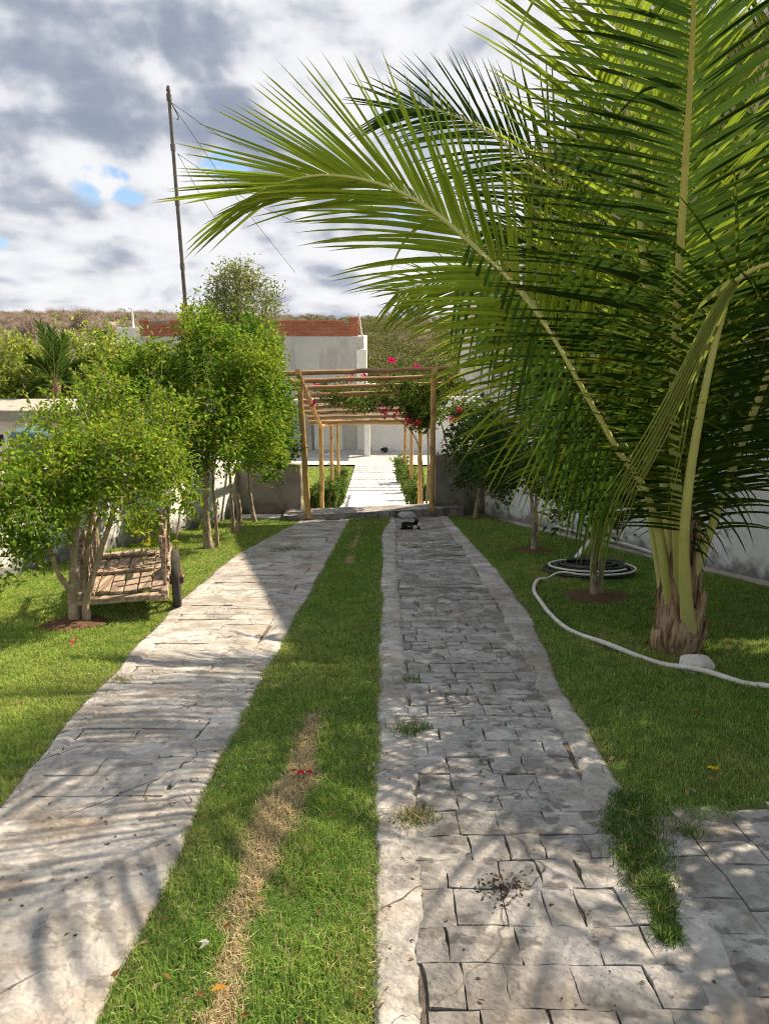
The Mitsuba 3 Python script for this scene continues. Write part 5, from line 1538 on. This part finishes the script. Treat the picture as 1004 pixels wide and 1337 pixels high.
put(CT + '__prop', obox([cr_ - 0.3, cb - 0.05, yz(cb) - 0.02], [cr_ - 0.3, cb - 0.08, zc(cb) - 0.03], 0.05, 0.05, 0.004, up=(0, 1, 0)), 'm_oldwood')
# the vine that grows over the cart bed
grow_tree('creeping_shrub', 'straggly green shrub growing up behind the cart bed', 'shrub', [([np.array([-2.45, 7.98, float(yz(7.98)) - .05]), np.array([-2.4, 7.95, -0.75]), np.array([-2.3, 7.6, -0.25])], 0.014, 0.006), ([np.array([-2.2, 8.0, float(yz(8.0)) - .05]), np.array([-2.25, 7.95, -0.7]), np.array([-2.05, 7.6, -0.05])], 0.012, 0.006)],
          [((-2.35, 7.35, -0.28), (0.22, 0.35, 0.20)), ((-2.1, 7.6, -0.02), (0.30, 0.3, 0.22))], 60, 9, 0.075, 0.04, LG, 120, gap=0.3)

# ------------------------------------------------------------------ hoses
hp = [(1100, 925), (1004, 906), (960, 896), (905, 883), (860, 872), (800, 853), (750, 832), (716, 806), (701, 785), (697, 772), (703, 763), (714, 759)]
H = spline([gnd(*q, dz=0.0) for q in hp], 130)
H[:, 2] = yz(H[:, 1]) + 0.045 + 0.012 * np.sin(np.linspace(0, 30, 130))
put('white_hose', tube(H, 0.019, 10), 'm_hosewhite', smooth=True, label='long white garden hose curving over the right lawn', category='hose')
cc0 = gnd(770, 750)
rh = np.random.default_rng(3)
hp = []
turns = 7
for i in range(turns * 40):
    a = i / 40 * 2 * np.pi
    k = i / (turns * 40)
    r = 0.50 - 0.20 * k + 0.05 * math.sin(i * 0.11) + 0.03 * math.sin(i * 0.037)
    hp.append([cc0[0] + r * math.cos(a) + 0.02 * math.sin(i * .05), cc0[1] + 1.0 * r * math.sin(a), float(yz(cc0[1] + r * math.sin(a))) + 0.045 + 0.016 * (i // 40) + 0.010 * math.sin(i * 0.09)])
put('black_hose_coil', tube(np.array(hp), 0.014, 8), 'm_black', smooth=True, label='black hose coiled on the right lawn behind the young tree', category='hose')
hp = []
for i in range(52):
    a = -2.5 + i / 40 * 2 * np.pi
    r = 0.53 - 0.0016 * i
    hp.append([cc0[0] + r * math.cos(a), cc0[1] + r * math.sin(a), float(yz(cc0[1] + r * math.sin(a))) + 0.085 + 0.06 * i / 90])
put('grey_hose_loop', tube(spline([H[-1], *np.array(hp)[::3]], 150), 0.012, 8), 'm_hosewhite', smooth=True, label='thin pale hose looped on top of the black coil', category='hose')
put('white_pipe', tube(spline([gnd(752, 736) + [0, 0, .08], gnd(764, 727) + [0, 0, .16], gnd(776, 719) + [0, 0, .18]], 12), 0.03, 10), 'm_paint', smooth=True, label='short white plastic pipe lying behind the coiled hose', category='pipe')
put('wall_pipe', tube(spline([[WR(12.4) - .12, 12.4, yz(12.4) + .13], [WR(10.5) - .14, 10.5, yz(10.5) + .11], [WR(9.2) - .22, 9.2, yz(9.2) + .07]], 16), 0.022, 8), 'm_hosewhite', smooth=True, label='grey pipe running along the foot of the right white wall', category='pipe')

# ------------------------------------------------------------------ rocks and litter
rk = gnd(905, 878)
put('white_stone', rock(rk + [0, 0, 0.045], (0.115, 0.09, 0.105), 4, 0.85), 'm_rock', smooth=25, label='white stone beside the palm, against the hose', category='stone')
g2 = gnd(534, 676)
put('grey_stone', rock([0.44, 14.66, float(yz(14.66)) + 0.075], (0.17, 0.11, 0.13), 9, 0.7), 'm_greyrock', smooth=25, label='flat grey stone leaning on the threshold step', category='stone')
rl = np.random.default_rng(15)


def dead_leaf(px, py, col, L, lab, cat='leaf', n=1, spread=0.0):
    c = gnd(px, py)
    C = np.tile(c, (n, 1)) + rl.normal(0, 1, (n, 3)) * [spread, spread, 0]
    C[:, 2] = yz(C[:, 1]) + 0.045
    D = norm(rl.normal(0, 1, (n, 3)) * [1, 1, .15])
    m, cc = leaf_cards(C, D, norm(rl.normal(0, .3, (n, 3)) + [0, 0, 1]), L * rl.uniform(.8, 1.2, n), L * .5, [col], rng=rl, fold=0.3)
    put('fallen_' + cat, m, 'm_leaf', color=cc, label=lab, category=cat)


dead_leaf(393, 1019, (0.55, 0.03, 0.08), 0.035, 'pink petals fallen on the dry streak of the grass band', 'petal', 5, 0.012)
dead_leaf(96, 845, (0.60, 0.04, 0.14), 0.05, 'pink petals fallen in front of the nearest left tree', 'petal', 3, 0.02)
dead_leaf(270, 1246, (0.75, 0.75, 0.73), 0.035, 'white petal lying in the grass band nearest the camera', 'petal', 2, 0.006)
dead_leaf(275, 1312, (0.52, 0.28, 0.06), 0.05, 'orange brown leaf on the grass band at the bottom of the photo', 'leaf', 1)
dead_leaf(345, 1192, (0.42, 0.29, 0.15), 0.035, 'tan leaf beside the dry streak of the grass band', 'leaf', 1)
dead_leaf(933, 1014, (0.75, 0.60, 0.02), 0.03, 'yellow flower head in the right lawn', 'flower', 6, 0.006)
dead_leaf(905, 938, (0.36, 0.06, 0.05), 0.05, 'dark red leaf lying in the right lawn', 'leaf', 1)
dead_leaf(520, 1030, (0.30, 0.2, 0.1), 0.04, 'brown leaf on the left border of the right track', 'leaf', 1)
dead_leaf(875, 1003, (0.35, 0.25, 0.1), 0.04, 'brown leaf in the right lawn near the paving', 'leaf', 1)
# heap of dark dry bits on the right track
c = gnd(660, 1172)
n = 90
q = np.stack([c[0] + rl.normal(0, .05, n) - .02 * np.arange(n) / n, c[1] + rl.normal(0, .05, n), 0 * np.arange(n)], 1)
q[:, 2] = slab_top(q[:, 0], q[:, 1]) + 0.004
m, cc = leaf_cards(q, norm(rl.normal(0, 1, (n, 3)) * [1, 1, .3]), norm(rl.normal(0, .5, (n, 3)) + [0, 0, 1]), 0.020 * rl.uniform(.4, 1.3, n), 0.010, [[0.10, 0.08, 0.065]], rng=rl, fold=.3)
put('dry_litter', m, 'm_leaf', color=cc, kind='stuff', label='small heap of dark dry bits on the right track', category='litter')
n = 700
yy = rl.uniform(1.6, 9, n)
sd = rl.random(n) < 0.5
xx = np.where(sd, rl.uniform(0, 1, n) * (ER1(yy) - ER0(yy)) + ER0(yy), rl.uniform(0, 1, n) * (EL1(yy) - EL0(yy)) + EL0(yy))
q = np.stack([xx, yy, slab_top(xx, yy) + 0.004], 1)
col = np.where(rl.random((n, 1)) < .5, [[0.12, .085, .05]], [[0.25, .2, .12]])
m, cc = leaf_cards(q, norm(rl.normal(0, 1, (n, 3)) * [1, 1, .1]), norm(rl.normal(0, .3, (n, 3)) + [0, 0, 1]), 0.022 * rl.uniform(.3, 1.3, n), 0.008, col, rng=rl, fold=.3)
put('dry_litter', m, 'm_leaf', color=cc, kind='stuff', label='scattered crumbs of dry leaves over both concrete tracks', category='litter')

n = 420
yy = 1.6 + 8 * rl.random(n) ** 1.5
xx = rl.uniform(-0.45, 0.5, n) * (yy + 1.5)
ok = np.array([left_poly.contains(Point(a, b)) or mid_poly.contains(Point(a, b)) or right_poly.contains(Point(a, b)) for a, b in zip(xx, yy)])
q = np.stack([xx, yy, yz(yy) + 0.034], 1)[ok]
n = len(q)
pick = rl.integers(0, 4, n)
col = np.array([[0.42, 0.30, 0.14], [0.28, 0.17, 0.08], [0.50, 0.42, 0.25], [0.22, 0.12, 0.06]])[pick]
m, cc = leaf_cards(q, norm(rl.normal(0, 1, (n, 3)) * [1, 1, .3]), norm(rl.normal(0, .5, (n, 3)) + [0, 0, 1]), 0.045 * rl.uniform(.5, 1.2, n), 0.018, col, rng=rl, fold=.3)
put('dry_litter', m, 'm_leaf', color=cc, kind='stuff', label='dry leaves scattered over the lawns', category='litter')

# ------------------------------------------------------------------ the cat
import manifold3d as m3
CATP = gnd(537, 693)
CATP[2] = float(yz(CATP[1])) + 0.03


def hullchain(joints, bones, edge=0.012, it=8):
    man = None
    for a, b in bones:
        s = []
        for k in (a, b):
            c, r = joints[k]
            s.append(m3.Manifold.sphere(r, 20).translate([float(x) for x in c]))
        h = m3.Manifold.batch_hull(s)
        man = h if man is None else man + h
    man = man.refine_to_length(edge)
    me = man.to_mesh()
    t = trimesh.Trimesh(me.vert_properties[:, :3], me.tri_verts, process=True)
    trimesh.smoothing.filter_taubin(t, iterations=it)
    return t


J = {'rump': ((-.145, .02, .075), .078), 'belly': ((-.05, .01, .075), .080), 'chest': ((.055, 0, .085), .068), 'neck': ((.09, -.015, .14), .045),
     'head': ((.115, -.03, .185), .046), 'muz': ((.142, -.058, .172), .022), 'el': ((.10, -.05, .045), .030), 'paw': ((.225, -.06, .022), .020), 'el2': ((.08, .05, .04), .030), 'paw2': ((.20, .03, .022), .020),
     'hip': ((-.12, -.055, .055), .055), 'knee': ((-.03, -.085, .035), .032), 'foot': ((.02, -.095, .02), .018), 't1': ((-.20, 0, .03), .022), 't2': ((-.24, -.08, .018), .017), 't3': ((-.17, -.15, .016), .014), 't4': ((-.08, -.16, .014), .010),
     'ea': ((.098, -.005, .215), .014), 'eb': ((.100, .004, .258), .004), 'ec': ((.145, -.03, .212), .014), 'ed': ((.158, -.026, .252), .004)}
cat = hullchain(J, [('rump', 'belly'), ('belly', 'chest'), ('chest', 'neck'), ('neck', 'head'), ('head', 'muz'), ('chest', 'el'), ('el', 'paw'), ('chest', 'el2'), ('el2', 'paw2'), ('rump', 'hip'), ('hip', 'knee'), ('knee', 'foot'), ('rump', 't1'), ('t1', 't2'), ('t2', 't3'), ('t3', 't4'), ('ea', 'eb'), ('ec', 'ed'), ('head', 'ea'), ('head', 'ec')])
v = np.array(cat.vertices)
pat = N3(v, 13, 3, 2)
colr = np.where((pat > 0.69)[:, None], [[0.22, 0.12, 0.06]], [[0.010, 0.009, 0.009]])
white = (v[:, 0] > 0.195) | ((v[:, 0] > 0.03) & (v[:, 0] < 0.12) & (v[:, 2] < 0.10) & (v[:, 1] < -0.045)) | ((v[:, 0] > 0.138) & (v[:, 2] < 0.175) & (v[:, 2] > 0.12))
colr = np.where(white[:, None], [[0.55, 0.52, 0.48]], colr)
cat.vertices = v * 0.80 + CATP
put('cat', cat, 'm_fur', smooth=True, color=colr, label='black and tan tortoiseshell cat lying on the far end of the right track', category='cat')
for ex, ey in ((.135, -.066), (.158, -.048)):
    e = trimesh.creation.icosphere(subdivisions=2, radius=0.007)
    e.apply_translation(np.array([ex, ey, .196]) * 0.80 + CATP)
    put('cat__eye', e, 'm_vc', color=np.tile([0.30, 0.28, 0.03], (len(e.vertices), 1)))

# ------------------------------------------------------------------ scrub on the hills
def bare_shrub(seed, h, r, ntw):
    rng = np.random.default_rng(seed)
    V, Fs, o = [], [], 0
    for _ in range(ntw):
        a = rng.uniform(0, 2 * np.pi)
        rr = r * rng.uniform(0.1, 1) ** 0.7
        b = np.array([rng.normal(0, r * .25), rng.normal(0, r * .25), rng.uniform(0, h * .35)])
        t = np.array([math.cos(a) * rr, math.sin(a) * rr, h * rng.uniform(.45, 1) * (1 - 0.35 * (rr / r) ** 2)])
        w = norm(np.cross(t - b, rng.normal(size=3))) * rng.uniform(0.02, 0.05)
        V += [b - w, b + w, t]
        Fs.append([o, o + 1, o + 2])
        o += 3
    return trimesh.Trimesh(np.array(V), np.array(Fs), process=False)


def leafy_shrub(seed, h, r, n):
    rng = np.random.default_rng(seed)
    d = norm(rng.normal(size=(n, 3)))
    c = d * rng.uniform(.5, 1, (n, 1)) ** .5 * [r, r, h * .5] * (0.75 + .5 * N3(d, 2, seed, 2))[:, None] + [0, 0, h * .5]
    m, _ = leaf_cards(c, norm(rng.normal(size=(n, 3))), norm(rng.normal(size=(n, 3)) + [0, 0, 1]), 0.35, 0.2, [[1, 1, 1]], rng=rng)
    return m


NV = 4
for i in range(NV):
    scene[f'grp_bare_{i}'] = {'type': 'shapegroup', 'twigs': mikit.ply(bare_shrub(600 + i, 3.4, 2.0, 330), 'm_twig')}
for i in range(2):
    scene[f'grp_leafy_{i}'] = {'type': 'shapegroup', 'leaves': mikit.ply(leafy_shrub(650 + i, 3.0, 1.8, 260), 'm_scrubleaf')}
rsb = np.random.default_rng(71)
nb = nlf = 0
for _ in range(5200):
    y = 62 * (330 / 62) ** rsb.random()
    x = rsb.uniform(-0.62, 0.30) * y
    if y < 75 and x > -8:
        continue
    z = float(terrain_z(x, y)) - 0.15
    s = rsb.uniform(0.55, 1.15) * (0.55 if y < 90 else 0.85 + 0.35 * (rsb.random() < .06))
    leaf = rsb.random() < (0.80 if x > -0.06 * y else 0.4 if x > -0.15 * y else 0.06 + 0.35 * (y < 85))
    if leaf:
        nlf += 1
        k = f'leafy_scrub__{nlf:03d}'
        g = f'grp_leafy_{rsb.integers(2)}'
    else:
        nb += 1
        k = f'bare_scrub__{nb:03d}'
        g = f'grp_bare_{rsb.integers(NV)}'
    scene[k] = {'type': 'instance', 'group': {'type': 'ref', 'id': g}, 'to_world': T().translate([x, y, z]).rotate([0, 0, 1], float(rsb.uniform(0, 360))).scale([s * 1.1, s * 1.1, s])}
tag('bare_scrub', kind='stuff', label='brown leafless scrub covering the far hillside', category='scrub')
tag('leafy_scrub', kind='stuff', label='olive green bushes scattered over the far hillside', category='scrub')
# trees that stand out on the skyline
for i, (px, y, s, lab) in enumerate(((36, 150, 1.7, 'bare grey tree standing out on the skyline at the far left'), (103, 170, 1.6, 'rounded brown bare tree on the skyline left of the mast'), (395, 190, 1.1, 'small bare tree on the skyline above the brick parapet'))):
    x = (px - 502) / FOC * y * 0.97
    k = key('bare_tree')
    z = float(terrain_z(x, y))
    m = bare_shrub(700 + i, 3.6, 2.0, 700)
    m.apply_scale(s)
    m.apply_translation([x, y, z + 1.2])
    put(k + '__crown', m, 'm_twig')
    put(k + '__trunk', tube(np.array([[x, y, z - .3], [x, y, z + 3.2]]), [0.18, 0.08], 7), 'm_bark', smooth=True)
    tag(k, label=lab, category='tree')

# groups of alike things
for pre, g in (('fruit_tree', 'small trees in a row along the left lawn'), ('young_tree', 'young trees in a row along the right lawn'), ('grass_tuft', 'weed tufts growing out of the concrete'), ('fallen_petal', 'petals fallen on the grass'), ('fallen_leaf', 'leaves fallen on the ground'), ('bare_tree', 'bare trees on the skyline'), ('gate_wall', 'low walls beside the pergola opening'), ('bushy_tree', 'bushy trees behind the left wall')):
    for k in list(labels):
        if '__' not in k and (k == pre or (k.startswith(pre + '_') and k[len(pre) + 1:].isdigit())):
            labels[k]['group'] = g
